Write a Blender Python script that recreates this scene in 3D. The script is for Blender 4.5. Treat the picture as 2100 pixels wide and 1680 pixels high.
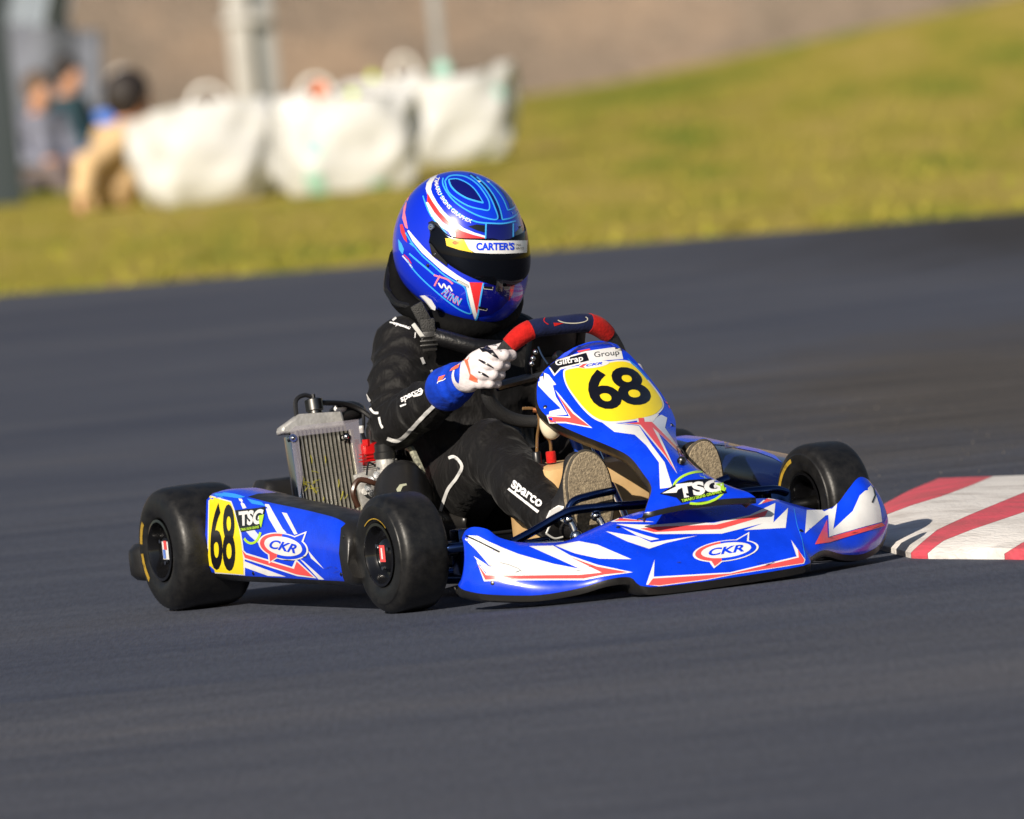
import bpy, bmesh, math, random
import numpy as np
from mathutils import Vector, Matrix
from mathutils.bvhtree import BVHTree
from mathutils.geometry import tessellate_polygon
random.seed(7); np.random.seed(7)
for o in list(bpy.data.objects): bpy.data.objects.remove(o)
SC = bpy.context.scene
COL = SC.collection

# ---------------------------------------------------------------- camera
CAM = Vector((22.39914, -9.76189, 1.36443))
CF = Vector((-0.912495, 0.407041, -0.040872)).normalized()
CU = Vector((0.002419, 0.105277, 0.994440)).normalized()
CR = CF.cross(CU).normalized(); CU = CR.cross(CF)
FPX = 22237.0                       # focal length in photograph pixels (2100 wide)
cd = bpy.data.cameras.new('camera'); cam = bpy.data.objects.new('camera', cd); COL.objects.link(cam)
cd.sensor_width = 36.0; cd.lens = 36.0 * FPX / 2100.0; cd.clip_start = 0.5; cd.clip_end = 4000
M = Matrix((CR, CU, -CF)).transposed().to_4x4(); M.translation = CAM
cam.matrix_world = M
cd.dof.use_dof = True; cd.dof.focus_distance = 23.6; cd.dof.aperture_fstop = 5.6
SC.camera = cam

# ---------------------------------------------------------------- sky, sun, exposure
RH = Vector((CR.x, CR.y, 0)).normalized()            # horizontal right of the view
DH = Vector((-RH.y, RH.x, 0))                        # horizontal depth of the view
PHI, ELEV = math.radians(63), math.radians(27)
SUN = (-math.cos(PHI) * RH - math.sin(PHI) * DH) * math.cos(ELEV) + Vector((0, 0, math.sin(ELEV)))
w = bpy.data.worlds.new('World'); SC.world = w; w.use_nodes = True
nt = w.node_tree; bg = nt.nodes['Background']
sky = nt.nodes.new('ShaderNodeTexSky'); sky.sky_type = 'NISHITA'; sky.sun_disc = False
sky.sun_elevation = ELEV; sky.sun_rotation = math.atan2(SUN.x, SUN.y)
nt.links.new(sky.outputs[0], bg.inputs[0]); bg.inputs[1].default_value = 0.05
sl = bpy.data.lights.new('sun', 'SUN'); sl.energy = 5.0; sl.angle = math.radians(0.55); sl.color = (1.0, 0.90, 0.76)
so = bpy.data.objects.new('sun', sl); COL.objects.link(so)
so.rotation_euler = SUN.to_track_quat('Z', 'Y').to_euler(); so.location = (0, 0, 30)
SC.view_settings.view_transform = 'Standard'; SC.view_settings.look = 'None'
SC.view_settings.exposure = 0.32; SC.view_settings.gamma = 1.0; SC.view_settings.use_curve_mapping = False
SC.render.engine = 'CYCLES'; SC.cycles.use_denoising = True
SC.cycles.max_bounces = 6; SC.cycles.transparent_max_bounces = 12

# ---------------------------------------------------------------- pixel <-> place
def ray(px, py): return CF + CR * ((px - 1050) / FPX) + CU * ((840 - py) / FPX)
def onX(px, py, X): r = ray(px, py); return CAM + r * ((X - CAM.x) / r.x)
def onY(px, py, Y): r = ray(px, py); return CAM + r * ((Y - CAM.y) / r.y)
def onZ(px, py, Z): r = ray(px, py); return CAM + r * ((Z - CAM.z) / r.z)
def onD(px, py, D): r = ray(px, py); return CAM + r * (D / r.dot(DH))      # horizontal depth D from the camera
def place(r, d, z=0.0): p = Vector((CAM.x, CAM.y, 0)) + RH * r + DH * d; p.z = z; return p

# ---------------------------------------------------------------- materials
MATS = {}
def mat(name, col, rough=0.5, metal=0.0, coat=0.0, var=0.0, vscale=8.0, bump=0.0, bscale=60.0, col2=None, stretch=None,
        alpha=1.0, spec=0.5, rvar=0.0, sheen=0.0, trans=0.0, contrast=(0.35, 0.65), detail=5.0, bdist=0.01):
    if name in MATS: return MATS[name]
    m = bpy.data.materials.new(name); m.use_nodes = True; MATS[name] = m
    n = m.node_tree.nodes; l = m.node_tree.links; b = n['Principled BSDF']
    c = (*col, 1.0)
    b.inputs['Base Color'].default_value = c
    b.inputs['Roughness'].default_value = rough; b.inputs['Metallic'].default_value = metal
    b.inputs['Coat Weight'].default_value = coat; b.inputs['Coat Roughness'].default_value = 0.04
    b.inputs['Specular IOR Level'].default_value = spec
    b.inputs['Sheen Weight'].default_value = sheen
    b.inputs['Transmission Weight'].default_value = trans
    b.inputs['Alpha'].default_value = alpha
    tc = n.new('ShaderNodeTexCoord'); mp = n.new('ShaderNodeMapping'); l.new(tc.outputs['Object'], mp.inputs[0])
    if stretch: mp.inputs['Scale'].default_value = stretch
    if var > 0 or col2 is not None or rvar > 0:
        nz = n.new('ShaderNodeTexNoise'); nz.inputs['Scale'].default_value = vscale; nz.inputs['Detail'].default_value = detail
        nz.inputs['Roughness'].default_value = 0.6
        l.new(mp.outputs[0], nz.inputs['Vector'])
        if var > 0 or col2 is not None:
            cr = n.new('ShaderNodeValToRGB'); l.new(nz.outputs['Fac'], cr.inputs[0])
            c2 = col2 if col2 is not None else tuple(x * (1 - var) for x in col)
            cr.color_ramp.elements[0].position = contrast[0]; cr.color_ramp.elements[1].position = contrast[1]
            cr.color_ramp.elements[0].color = (*c2, 1); cr.color_ramp.elements[1].color = c
            l.new(cr.outputs[0], b.inputs['Base Color'])
        if rvar > 0:
            mr = n.new('ShaderNodeMapRange'); l.new(nz.outputs['Fac'], mr.inputs[0])
            mr.inputs[1].default_value = 0.3; mr.inputs[2].default_value = 0.7
            mr.inputs[3].default_value = max(0.02, rough - rvar); mr.inputs[4].default_value = min(1, rough + rvar)
            l.new(mr.outputs[0], b.inputs['Roughness'])
    if bump > 0:
        nb = n.new('ShaderNodeTexNoise'); nb.inputs['Scale'].default_value = bscale; nb.inputs['Detail'].default_value = 4
        l.new(mp.outputs[0], nb.inputs['Vector'])
        bp = n.new('ShaderNodeBump'); bp.inputs['Strength'].default_value = bump; bp.inputs['Distance'].default_value = bdist
        l.new(nb.outputs['Fac'], bp.inputs['Height']); l.new(bp.outputs[0], b.inputs['Normal'])
    return m

BLUE = mat('race_blue_vinyl', (0.002, 0.050, 0.84), 0.28, coat=0.45, var=0.22, vscale=14, rvar=0.10)
DBLUE = mat('dark_blue_vinyl', (0.004, 0.008, 0.22), 0.25, coat=0.5)
LBLUE = mat('light_blue_vinyl', (0.03, 0.28, 0.85), 0.25, coat=0.4)
WHITE = mat('white_vinyl', (0.80, 0.80, 0.80), 0.3, coat=0.4, var=0.10, vscale=14, rvar=0.1)
RED = mat('red_vinyl', (0.84, 0.085, 0.085), 0.3, coat=0.4, var=0.06)
YELLOW = mat('yellow_vinyl', (0.92, 0.72, 0.015), 0.32, coat=0.3, var=0.05)
BLACKV = mat('black_vinyl', (0.006, 0.006, 0.010), 0.3, coat=0.3)
LIME = mat('lime_vinyl', (0.45, 0.75, 0.04), 0.3, coat=0.3)
PLASTIC = mat('black_plastic', (0.007, 0.007, 0.008), 0.40, var=0.4, vscale=20, rvar=0.12, bump=0.05, bscale=200, col2=(0.016, 0.015, 0.014))
RUBBER = mat('slick_rubber', (0.011, 0.0108, 0.011), 0.44, var=0.3, vscale=40, rvar=0.10, bump=0.05, bscale=150, col2=(0.006, 0.006, 0.0065), spec=0.45)
RIMM = mat('black_rim', (0.006, 0.006, 0.007), 0.18, metal=0.3, coat=0.6)
CHROMEBLUE = mat('blue_anodised_tube', (0.045, 0.085, 0.24), 0.2, metal=1.0, rvar=0.06, var=0.3)
CHROME = mat('chrome', (0.62, 0.63, 0.66), 0.14, metal=1.0, rvar=0.06)
ALU = mat('cast_aluminium', (0.55, 0.54, 0.52), 0.42, metal=0.45, var=0.25, vscale=40, bump=0.15, bscale=120, rvar=0.1)
STEEL = mat('dark_steel', (0.16, 0.155, 0.15), 0.35, metal=1.0, var=0.3, rvar=0.1)
REDH = mat('red_anodised', (0.62, 0.01, 0.012), 0.3, metal=0.25, coat=0.3, var=0.2, vscale=30)
TANK = mat('yellowed_tank_plastic', (0.70, 0.50, 0.26), 0.45, col2=(0.56, 0.34, 0.14), vscale=5, bump=0.05, bscale=90)
HOSE = mat('black_hose', (0.012, 0.012, 0.013), 0.35)
CLOTH = mat('black_suit_cloth', (0.0046, 0.0041, 0.0045), 0.66, var=0.3, vscale=90, bump=0.75, bscale=13, sheen=0.03, spec=0.26, stretch=(1, 1, 0.6), bdist=0.03)
PAD = mat('black_padding', (0.0022, 0.0022, 0.0025), 0.8, spec=0.12, bump=0.3, bscale=60, var=0.3, vscale=40)
LEATHER = mat('black_leather', (0.006, 0.006, 0.007), 0.34, bump=0.15, bscale=120)
WEB = mat('black_webbing', (0.005, 0.005, 0.005), 0.6, bump=0.3, bscale=300)
PIPING = mat('white_piping', (0.72, 0.72, 0.72), 0.6)
EMBW = mat('white_embroidery', (0.80, 0.80, 0.82), 0.55)
GLOVEW = mat('white_glove_suede', (0.72, 0.66, 0.68), 0.75, bump=0.22, bscale=90, var=0.2, vscale=24, sheen=0.05, spec=0.2)
GLOVEB = mat('blue_glove_cloth', (0.003, 0.050, 0.58), 0.7, bump=0.6, bscale=38, var=0.45, vscale=20, sheen=0.02, spec=0.2)
GLOVEO = mat('orange_glove_trim', (0.85, 0.13, 0.06), 0.65)
SOLE = mat('dusty_shoe_sole', (0.36, 0.29, 0.19), 0.85, col2=(0.17, 0.135, 0.09), vscale=160, bump=0.4, bscale=260, detail=3)
SHOE = mat('black_shoe_leather', (0.012, 0.011, 0.011), 0.5, bump=0.2, bscale=90)
GREYL = mat('grey_reflective_trim', (0.5, 0.5, 0.48), 0.4)
SUEDER = mat('red_suede', (0.50, 0.012, 0.010), 0.85, bump=0.25, bscale=200, var=0.3, vscale=60, sheen=0.05, spec=0.15)
SUEDEB = mat('navy_suede', (0.008, 0.014, 0.060), 0.85, bump=0.25, bscale=200, var=0.3, vscale=50, sheen=0.05, spec=0.15)
GRIP = mat('perforated_grip', (0.022, 0.022, 0.024), 0.6, bump=0.6, bscale=420, var=0.5, vscale=420)
def paint(name, col): return mat(name, col, 0.30, coat=1.0, rvar=0.03, var=0.05, vscale=6)
HBLUE = paint('helmet_blue', (0.001, 0.022, 0.60)); HMID = paint('helmet_bright_blue', (0.001, 0.040, 0.72)); HDARK = paint('helmet_dark_blue', (0.002, 0.003, 0.13))
HLINE = paint('helmet_line_blue', (0.05, 0.42, 0.95)); HWHITE = paint('helmet_white', (0.82, 0.82, 0.82)); HRED = paint('helmet_red', (0.72, 0.03, 0.035)); HPINK = paint('helmet_pink', (0.85, 0.22, 0.33))
HYEL = paint('helmet_yellow', (0.90, 0.62, 0.015)); HBLACK = paint('helmet_black', (0.005, 0.005, 0.006))
def visor_mat():
    m = mat('dark_tinted_visor', (0.0025, 0.003, 0.0045), 0.05, coat=0.0, spec=0.5)
    b = m.node_tree.nodes['Principled BSDF']; b.inputs['Thin Film Thickness'].default_value = 115.0; b.inputs['Thin Film IOR'].default_value = 1.38; return m
VISOR = visor_mat()

# ---------------------------------------------------------------- mesh helpers
class MB:
    def __init__(s): s.v = []; s.f = []; s.m = []
    def add(s, vs, fs, mi=0):
        k = len(s.v); s.v += [tuple(x) for x in vs]; s.f += [tuple(i + k for i in q) for q in fs]; s.m += [mi] * len(fs); return s
    def box(s, c, d, rot=None, bev=0.0, mi=0):
        hx, hy, hz = d[0] / 2, d[1] / 2, d[2] / 2
        bm = bmesh.new(); bmesh.ops.create_cube(bm, size=1.0)
        bmesh.ops.scale(bm, vec=(d[0], d[1], d[2]), verts=bm.verts)
        if bev > 0: bmesh.ops.bevel(bm, geom=bm.edges[:], offset=bev, segments=2, profile=0.6, affect='EDGES')
        R = rot.to_matrix() if hasattr(rot, 'to_matrix') else (rot if rot is not None else Matrix.Identity(3))
        bm.verts.index_update()
        s.add([R @ v.co + Vector(c) for v in bm.verts], [[v.index for v in f.verts] for f in bm.faces], mi); bm.free(); return s
    def tube(s, pts, r, n=10, caps=True, mi=0, closed=False):
        pts = [Vector(p) for p in pts]; N = len(pts); rs = r if isinstance(r, (list, tuple)) else [r] * N
        up = Vector((0, 0, 1)); rings = []; prev = None
        for i, p in enumerate(pts):
            a = pts[(i - 1) % N] if (i > 0 or closed) else p; b = pts[(i + 1) % N] if (i < N - 1 or closed) else p
            t = (b - a).normalized()
            if prev is None:
                x = t.orthogonal().normalized()
            else:
                x = (prev - t * prev.dot(t))
                x = x.normalized() if x.length > 1e-6 else t.orthogonal().normalized()
            prev = x; y = t.cross(x)
            rings.append([p + (x * math.cos(2 * math.pi * k / n) + y * math.sin(2 * math.pi * k / n)) * rs[i] for k in range(n)])
        vs = [v for rg in rings for v in rg]; fs = []
        for i in range(N if closed else N - 1):
            j = (i + 1) % N
            for k in range(n): fs.append((i * n + k, i * n + (k + 1) % n, j * n + (k + 1) % n, j * n + k))
        if caps and not closed:
            fs.append(tuple(range(n - 1, -1, -1))); fs.append(tuple((N - 1) * n + k for k in range(n)))
        return s.add(vs, fs, mi)
    def lathe(s, prof, n=48, M=None, mi=0, close=False):            # prof: (radius, height) about local Y axis
        vs = []; fs = []
        for (r, h) in prof:
            for k in range(n):
                a = 2 * math.pi * k / n; vs.append(Vector((r * math.cos(a), h, r * math.sin(a))))
        L = len(prof)
        for i in range(L if close else L - 1):
            j = (i + 1) % L
            for k in range(n): fs.append((i * n + k, i * n + (k + 1) % n, j * n + (k + 1) % n, j * n + k))
        if M is not None: vs = [M @ v for v in vs]
        return s.add(vs, fs, mi)
    def grid(s, rows, mi=0, closed=False):
        n = len(rows[0]); vs = [p for r in rows for p in r]; fs = []
        for i in range(len(rows) - 1):
            for k in range(n if closed else n - 1):
                k2 = (k + 1) % n; fs.append((i * n + k, i * n + k2, (i + 1) * n + k2, (i + 1) * n + k))
        return s.add(vs, fs, mi)
    def prism(s, poly, vec, mi=0):                                   # closed outline (3-D points) extruded by vec
        n = len(poly); P = [Vector(p) for p in poly]; Q = [p + Vector(vec) for p in P]
        t = tessellate_polygon([P]); fs = [tuple(x) for x in t] + [tuple(i + n for i in x[::-1]) for x in t]
        fs += [(i, (i + 1) % n, (i + 1) % n + n, i + n) for i in range(n)]
        return s.add(P + Q, fs, mi)
    def sphere(s, c, r, nu=16, nv=10, mi=0, M=None):
        rr = r if hasattr(r, '__len__') else (r, r, r); rows = []
        for j in range(nv + 1):
            th = math.pi * j / nv; rows.append([Vector((rr[0] * math.sin(th) * math.cos(2 * math.pi * k / nu), rr[1] * math.sin(th) * math.sin(2 * math.pi * k / nu), rr[2] * math.cos(th))) for k in range(nu)])
        if M is not None: rows = [[M @ p for p in q] for q in rows]
        return s.grid([[p + Vector(c) for p in q] for q in rows], mi, closed=True)

def obj(name, mb, mats, parent=None, smooth=True, angle=40, fix=True):
    me = bpy.data.meshes.new(name)
    me.from_pydata([tuple(v) for v in mb.v], [], mb.f)
    ms = mats if isinstance(mats, (list, tuple)) else [mats]
    for m in ms: me.materials.append(m)
    if len(ms) > 1: me.polygons.foreach_set('material_index', mb.m)
    bm = bmesh.new(); bm.from_mesh(me); bmesh.ops.remove_doubles(bm, verts=bm.verts, dist=1e-5)
    if fix: bmesh.ops.recalc_face_normals(bm, faces=bm.faces)
    bm.to_mesh(me); bm.free()
    if smooth:
        me.polygons.foreach_set('use_smooth', [True] * len(me.polygons))
        try: me.set_sharp_from_angle(angle=math.radians(angle))
        except Exception: pass
    o = bpy.data.objects.new(name, me); COL.objects.link(o)
    if parent is not None: attach(o, parent)
    return o
def attach(o, parent):
    o.parent = parent; o.matrix_parent_inverse = world(parent).inverted()
def world(o):
    if o.parent is None: return o.matrix_basis.copy()
    return world(o.parent) @ o.matrix_parent_inverse @ o.matrix_basis
def tag(o, label=None, cat=None, group=None, kind=None):
    if label: o['label'] = label
    if cat: o['category'] = cat
    if group: o['group'] = group
    if kind: o['kind'] = kind
    return o
def empty(name, loc=(0, 0, 0), rz=0.0, parent=None):
    o = bpy.data.objects.new(name, None); COL.objects.link(o); o.empty_display_size = 0.1
    o.location = loc; o.rotation_euler = (0, 0, rz)
    if parent is not None: attach(o, parent)
    return o
def copy_tree(o, loc=None, rz=None, parent=None):
    c = o.copy(); COL.objects.link(c)
    if parent is not None: c.parent = parent
    if loc is not None: c.location = loc
    if rz is not None: c.rotation_euler.z = rz
    for ch in [x for x in bpy.data.objects if x.parent == o]: copy_tree(ch, parent=c)
    return c
def subsurf(o, lv=1):
    m = o.modifiers.new('smooth', 'SUBSURF'); m.levels = lv; m.render_levels = lv; return o
def solid(o, t, off=-1.0):
    m = o.modifiers.new('thickness', 'SOLIDIFY'); m.thickness = t; m.offset = off; return o
def spline(pts, n=6, closed=False):                                  # Catmull-Rom through the points
    P = [np.array(p, float) for p in pts]; out = []; N = len(P)
    for i in range(N if closed else N - 1):
        g = (lambda k: P[k % N]) if closed else (lambda k: P[min(max(k, 0), N - 1)])
        a, b, c, d = g(i - 1), g(i), g(i + 1), g(i + 2)
        for j in range(n):
            t = j / n
            out.append(0.5 * ((2 * b) + (c - a) * t + (2 * a - 5 * b + 4 * c - d) * t * t + (3 * b - a - 3 * c + d) * t ** 3))
    if not closed: out.append(P[-1])
    return [Vector(p) if len(p) == 3 else tuple(p) for p in out]

# ---- signed-distance modelling: one continuous skin for bodies, gloves, shoes, padding
def cap(P, a, b, ra, rb):
    a = np.array(a, float); b = np.array(b, float); ab = b - a; h = np.clip(((P - a) @ ab) / max(ab @ ab, 1e-9), 0, 1)
    return np.linalg.norm(P - a - h[:, None] * ab, axis=1) - (ra + (rb - ra) * h)
def ell(P, c, r):
    q = (P - np.array(c)) / np.array(r); k = np.linalg.norm(q, axis=1); return (k - 1) * min(r)
def smin(a, b, k):
    h = np.clip(0.5 + 0.5 * (b - a) / k, 0, 1); return b + (a - b) * h - k * h * (1 - h)
def sdf_mesh(fn, lo, hi, vox):
    lo = np.array(lo, float); n = np.ceil((np.array(hi) - lo) / vox).astype(int) + 1
    ax = [lo[i] + vox * np.arange(n[i]) for i in range(3)]
    G = np.stack(np.meshgrid(*ax, indexing='ij'), -1).reshape(-1, 3)
    D = np.concatenate([fn(g) for g in np.array_split(G, max(1, len(G) // 200000))]).reshape(n)
    S = D < 0; c = [S[i:n[0] - 1 + i, j:n[1] - 1 + j, k:n[2] - 1 + k] for i in (0, 1) for j in (0, 1) for k in (0, 1)]
    tot = sum(x.astype(int) for x in c); cells = np.argwhere((tot > 0) & (tot < 8))
    idx = -np.ones(np.array(n) - 1, int); idx[tuple(cells.T)] = np.arange(len(cells))
    acc = np.zeros((len(cells), 3)); cnt = np.zeros(len(cells))
    cs = [(i, j, k) for i in (0, 1) for j in (0, 1) for k in (0, 1)]
    for a in cs:
        for ax_ in range(3):
            if a[ax_] == 0:
                b = list(a); b[ax_] = 1
                da = D[tuple((cells + a).T)]; db = D[tuple((cells + b).T)]; m = (da < 0) != (db < 0)
                t = np.where(m, da / np.where(m, da - db, 1), 0); p = np.tile(np.array(a, float), (len(cells), 1)); p[:, ax_] += t
                acc[m] += p[m]; cnt[m] += 1
    V = lo + vox * (cells + acc / cnt[:, None]); F = []
    for ax_ in range(3):
        o1, o2 = [x for x in range(3) if x != ax_]
        A = [slice(None)] * 3; B = [slice(None)] * 3; A[ax_] = slice(0, n[ax_] - 1); B[ax_] = slice(1, n[ax_])
        e = np.argwhere(S[tuple(A)] != S[tuple(B)])
        e = e[(e[:, o1] > 0) & (e[:, o2] > 0) & (e[:, o1] < n[o1] - 1) & (e[:, o2] < n[o2] - 1)]
        u = np.zeros(3, int); u[o1] = 1; v = np.zeros(3, int); v[o2] = 1
        q = np.stack([idx[tuple((e - u - v).T)], idx[tuple((e - v).T)], idx[tuple(e.T)], idx[tuple((e - u).T)]], 1)
        fl = S[tuple(e.T)] ^ (ax_ == 1); q[~fl] = q[~fl][:, ::-1]; F.append(q)
    F = np.concatenate(F); mb = MB(); mb.v = [tuple(x) for x in V]; mb.f = [tuple(int(i) for i in x) for x in F]; mb.m = [0] * len(mb.f)
    return mb

# ---- printed marks: outlines laid onto a finished surface, a fraction of a millimetre proud
def bvh_of(o, ev=True):
    bpy.context.view_layer.update()
    dg = bpy.context.evaluated_depsgraph_get(); e = o.evaluated_get(dg); me = e.to_mesh(); mw = world(o)
    t = BVHTree.FromPolygons([mw @ v.co for v in me.vertices], [tuple(p.vertices) for p in me.polygons]); e.to_mesh_clear(); return t
def cut2d(vs, tris, step):
    bm = bmesh.new(); bv = [bm.verts.new((x, y, 0)) for x, y in vs]
    for t in tris:
        try: bm.faces.new([bv[i] for i in t])
        except ValueError: pass
    bmesh.ops.remove_doubles(bm, verts=bm.verts, dist=0.02)
    for axis in (0, 1):
        a = min(v.co[axis] for v in bm.verts); b = max(v.co[axis] for v in bm.verts); k = math.floor(a / step) * step + step
        while k < b:
            co = [0, 0, 0]; co[axis] = k; no = [0, 0, 0]; no[axis] = 1
            bmesh.ops.bisect_plane(bm, geom=bm.verts[:] + bm.edges[:] + bm.faces[:], plane_co=co, plane_no=no); k += step
    bm.verts.index_update(); r = [tuple(v.co[:2]) for v in bm.verts], [[v.index for v in f.verts] for f in bm.faces]; bm.free(); return r
def lay(name, vs, tris, bvh, m, parent, off=0.0007, step=9.0):
    vs, fs = cut2d(vs, tris, step); P = []; good = []; dep = []
    for x, y in vs:
        r = ray(x, y); h = bvh.ray_cast(CAM, r)
        if h[0] is None: P.append(None); good.append(False); continue
        nrm = h[1] if h[1].dot(r) < 0 else -h[1]
        P.append(h[0] + nrm * off); good.append(True); dep.append(h[3])
    md = float(np.median(dep)) if dep else 24.0
    for i, (x, y) in enumerate(vs):
        if P[i] is None:
            q = CAM + ray(x, y).normalized() * md; n = bvh.find_nearest(q)
            nn = n[1] if n[1].dot(ray(x, y)) < 0 else -n[1]; P[i] = n[0] + nn * off
    out = []
    for f in fs:                                                     # drop facets that would bridge to another surface
        q = [P[i] for i in f]; L = max((a - b).length for a in q for b in q)
        if L < step * 0.0011 * 9: out.append(f)
    mb = MB(); mb.add(P, out); return obj(name, mb, m, parent, fix=False)
def decal(name, poly, bvh, m, parent, off=0.0007, holes=(), step=9.0, smooth=0):
    if smooth: poly = spline(poly, smooth, closed=True)
    loops = [[Vector((x, y, 0)) for x, y in poly]] + [[Vector((x, y, 0)) for x, y in h] for h in holes]
    vs = [(p.x, p.y) for lp in loops for p in lp]; return lay(name, vs, tessellate_polygon(loops), bvh, m, parent, off, step)
def text2d(txt, bold=0.0, shear=0.0, space=1.0):
    cu = bpy.data.curves.new('lettering', 'FONT'); cu.body = txt; cu.offset = bold; cu.shear = shear; cu.resolution_u = 4; cu.space_character = space
    o = bpy.data.objects.new('lettering', cu); COL.objects.link(o); bpy.context.view_layer.update()
    e = o.evaluated_get(bpy.context.evaluated_depsgraph_get()); me = e.to_mesh()
    vs = [(v.co.x, v.co.y) for v in me.vertices]; fs = [tuple(p.vertices) for p in me.polygons]; e.to_mesh_clear()
    bpy.data.objects.remove(o); bpy.data.curves.remove(cu)
    xs = [v[0] for v in vs]; ys = [v[1] for v in vs]; x0, x1, y0, y1 = min(xs), max(xs), min(ys), max(ys)
    return [((x - x0) / (x1 - x0), (y - y0) / (y1 - y0)) for x, y in vs], fs
def letters(name, txt, bl, br, tl, bvh, m, parent, off=0.0012, bold=0.0, shear=0.0, tr=None, step=12.0, space=1.0):
    vs, fs = text2d(txt, bold, shear, space); bl, br, tl = np.array(bl, float), np.array(br, float), np.array(tl, float)
    tr = np.array(tr, float) if tr is not None else br + tl - bl
    V = [tuple((1 - u) * (1 - v) * bl + u * (1 - v) * br + (1 - u) * v * tl + u * v * tr) for u, v in vs]
    return lay(name, V, fs, bvh, m, parent, off, step)
def oval(cx, cy, rx, ry, ang=0.0, n=32, a0=0.0, a1=360.0):
    c, s = math.cos(math.radians(ang)), math.sin(math.radians(ang)); out = []
    for k in range(n + (0 if a1 - a0 >= 360 else 1)):
        t = math.radians(a0 + (a1 - a0) * k / n); x, y = rx * math.cos(t), ry * math.sin(t); out.append((cx + c * x - s * y, cy + s * x + c * y))
    return out
def arcband(cx, cy, rx, ry, w, ang, a0, a1, n=20):
    return oval(cx, cy, rx, ry, ang, n, a0, a1) + oval(cx, cy, rx - w, ry - w, ang, n, a0, a1)[::-1]
def zoomer(ox, oy, k): return lambda pts: [(ox + x / k, oy + y / k) for x, y in pts]
Z1 = zoomer(780, 340, 4.6656); Z3 = zoomer(250, 780, 3.0); Z4 = zoomer(880, 960, 3.5); Z5 = zoomer(1040, 640, 3.5); Z6 = zoomer(1280, 860, 3.5); Z2 = zoomer(700, 640, 3.5); ZG = zoomer(860, 680, 5.25)
def thicken(pts, w, closed=False):                                   # a stroke of width w along a 2-D path
    P = [np.array(p, float) for p in pts]; L = []; Rr = []
    for i, p in enumerate(P):
        a = P[i - 1] if i else p; b = P[i + 1] if i < len(P) - 1 else p; t = b - a; t = t / (np.linalg.norm(t) + 1e-9); n = np.array([-t[1], t[0]])
        ww = w[i] if isinstance(w, (list, tuple)) else w
        L.append(tuple(p + n * ww / 2)); Rr.append(tuple(p - n * ww / 2))
    return L + Rr[::-1]
# ================================================================ THE SETTING
def nodes_of(name):
    m = bpy.data.materials.new(name); m.use_nodes = True; n = m.node_tree.nodes; return m, n, m.node_tree.links, n['Principled BSDF']
def noise_of(n, l, vec, scale, detail=5, rough=0.6):
    z = n.new('ShaderNodeTexNoise'); z.inputs['Scale'].default_value = scale; z.inputs['Detail'].default_value = detail; z.inputs['Roughness'].default_value = rough
    l.new(vec, z.inputs['Vector']); return z.outputs['Fac']
def ramp_of(n, l, fac, stops):
    c = n.new('ShaderNodeValToRGB'); l.new(fac, c.inputs[0]); e = c.color_ramp.elements
    while len(e) < len(stops): e.new(0.5)
    for k, (p, col) in enumerate(stops): e[k].position = p; e[k].color = (*col, 1)
    return c.outputs[0]
def mixc(n, l, fac, a, b, mode='MIX'):
    x = n.new('ShaderNodeMix'); x.data_type = 'RGBA'; x.blend_type = mode
    for s, v in ((0, fac), (6, a), (7, b)):
        if isinstance(v, (int, float)): x.inputs[s].default_value = v
        elif isinstance(v, tuple): x.inputs[s].default_value = (*v, 1)
        else: l.new(v, x.inputs[s])
    return x.outputs[2]
VROT = math.atan2(RH.y, RH.x)
def place_coord(n, l, scale=(1, 1, 1), off=(0, 0)):                 # coordinates of the ground: metres along / across the far track edge
    tc = n.new('ShaderNodeTexCoord'); mp = n.new('ShaderNodeMapping'); mp.vector_type = 'POINT'
    l.new(tc.outputs['Object'], mp.inputs[0]); mp.inputs['Rotation'].default_value = (0, 0, -VROT)
    m2 = n.new('ShaderNodeMapping'); l.new(mp.outputs[0], m2.inputs[0]); m2.inputs['Scale'].default_value = scale; m2.inputs['Location'].default_value = (off[0], off[1], 0)
    return m2.outputs[0]
def rd(p): q = p - Vector((CAM.x, CAM.y, 0)); return q.dot(RH), q.dot(DH)
def patch(n, l, r, d, sr, sd, soft=0.6):                            # soft-edged worn or dusty patch with its own place on the ground
    c = place(r, d); cx = c.dot(RH); cy = c.dot(DH)
    v = place_coord(n, l, (1 / sr, 1 / sd, 0), (-cx / sr, -cy / sd))
    ln = n.new('ShaderNodeVectorMath'); ln.operation = 'LENGTH'; l.new(v, ln.inputs[0])
    w_ = noise_of(n, l, place_coord(n, l, (1.2, 0.5, 1)), 2.0, 5)
    ad = n.new('ShaderNodeMath'); ad.operation = 'MULTIPLY_ADD'; l.new(w_, ad.inputs[0]); ad.inputs[1].default_value = 0.9; l.new(ln.outputs['Value'], ad.inputs[2])
    mr = n.new('ShaderNodeMapRange'); mr.interpolation_type = 'SMOOTHSTEP'; l.new(ad.outputs[0], mr.inputs[0])
    mr.inputs[1].default_value = 1.45 - soft; mr.inputs[2].default_value = 1.45; mr.inputs[3].default_value = 1; mr.inputs[4].default_value = 0
    return mr.outputs[0]
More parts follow.
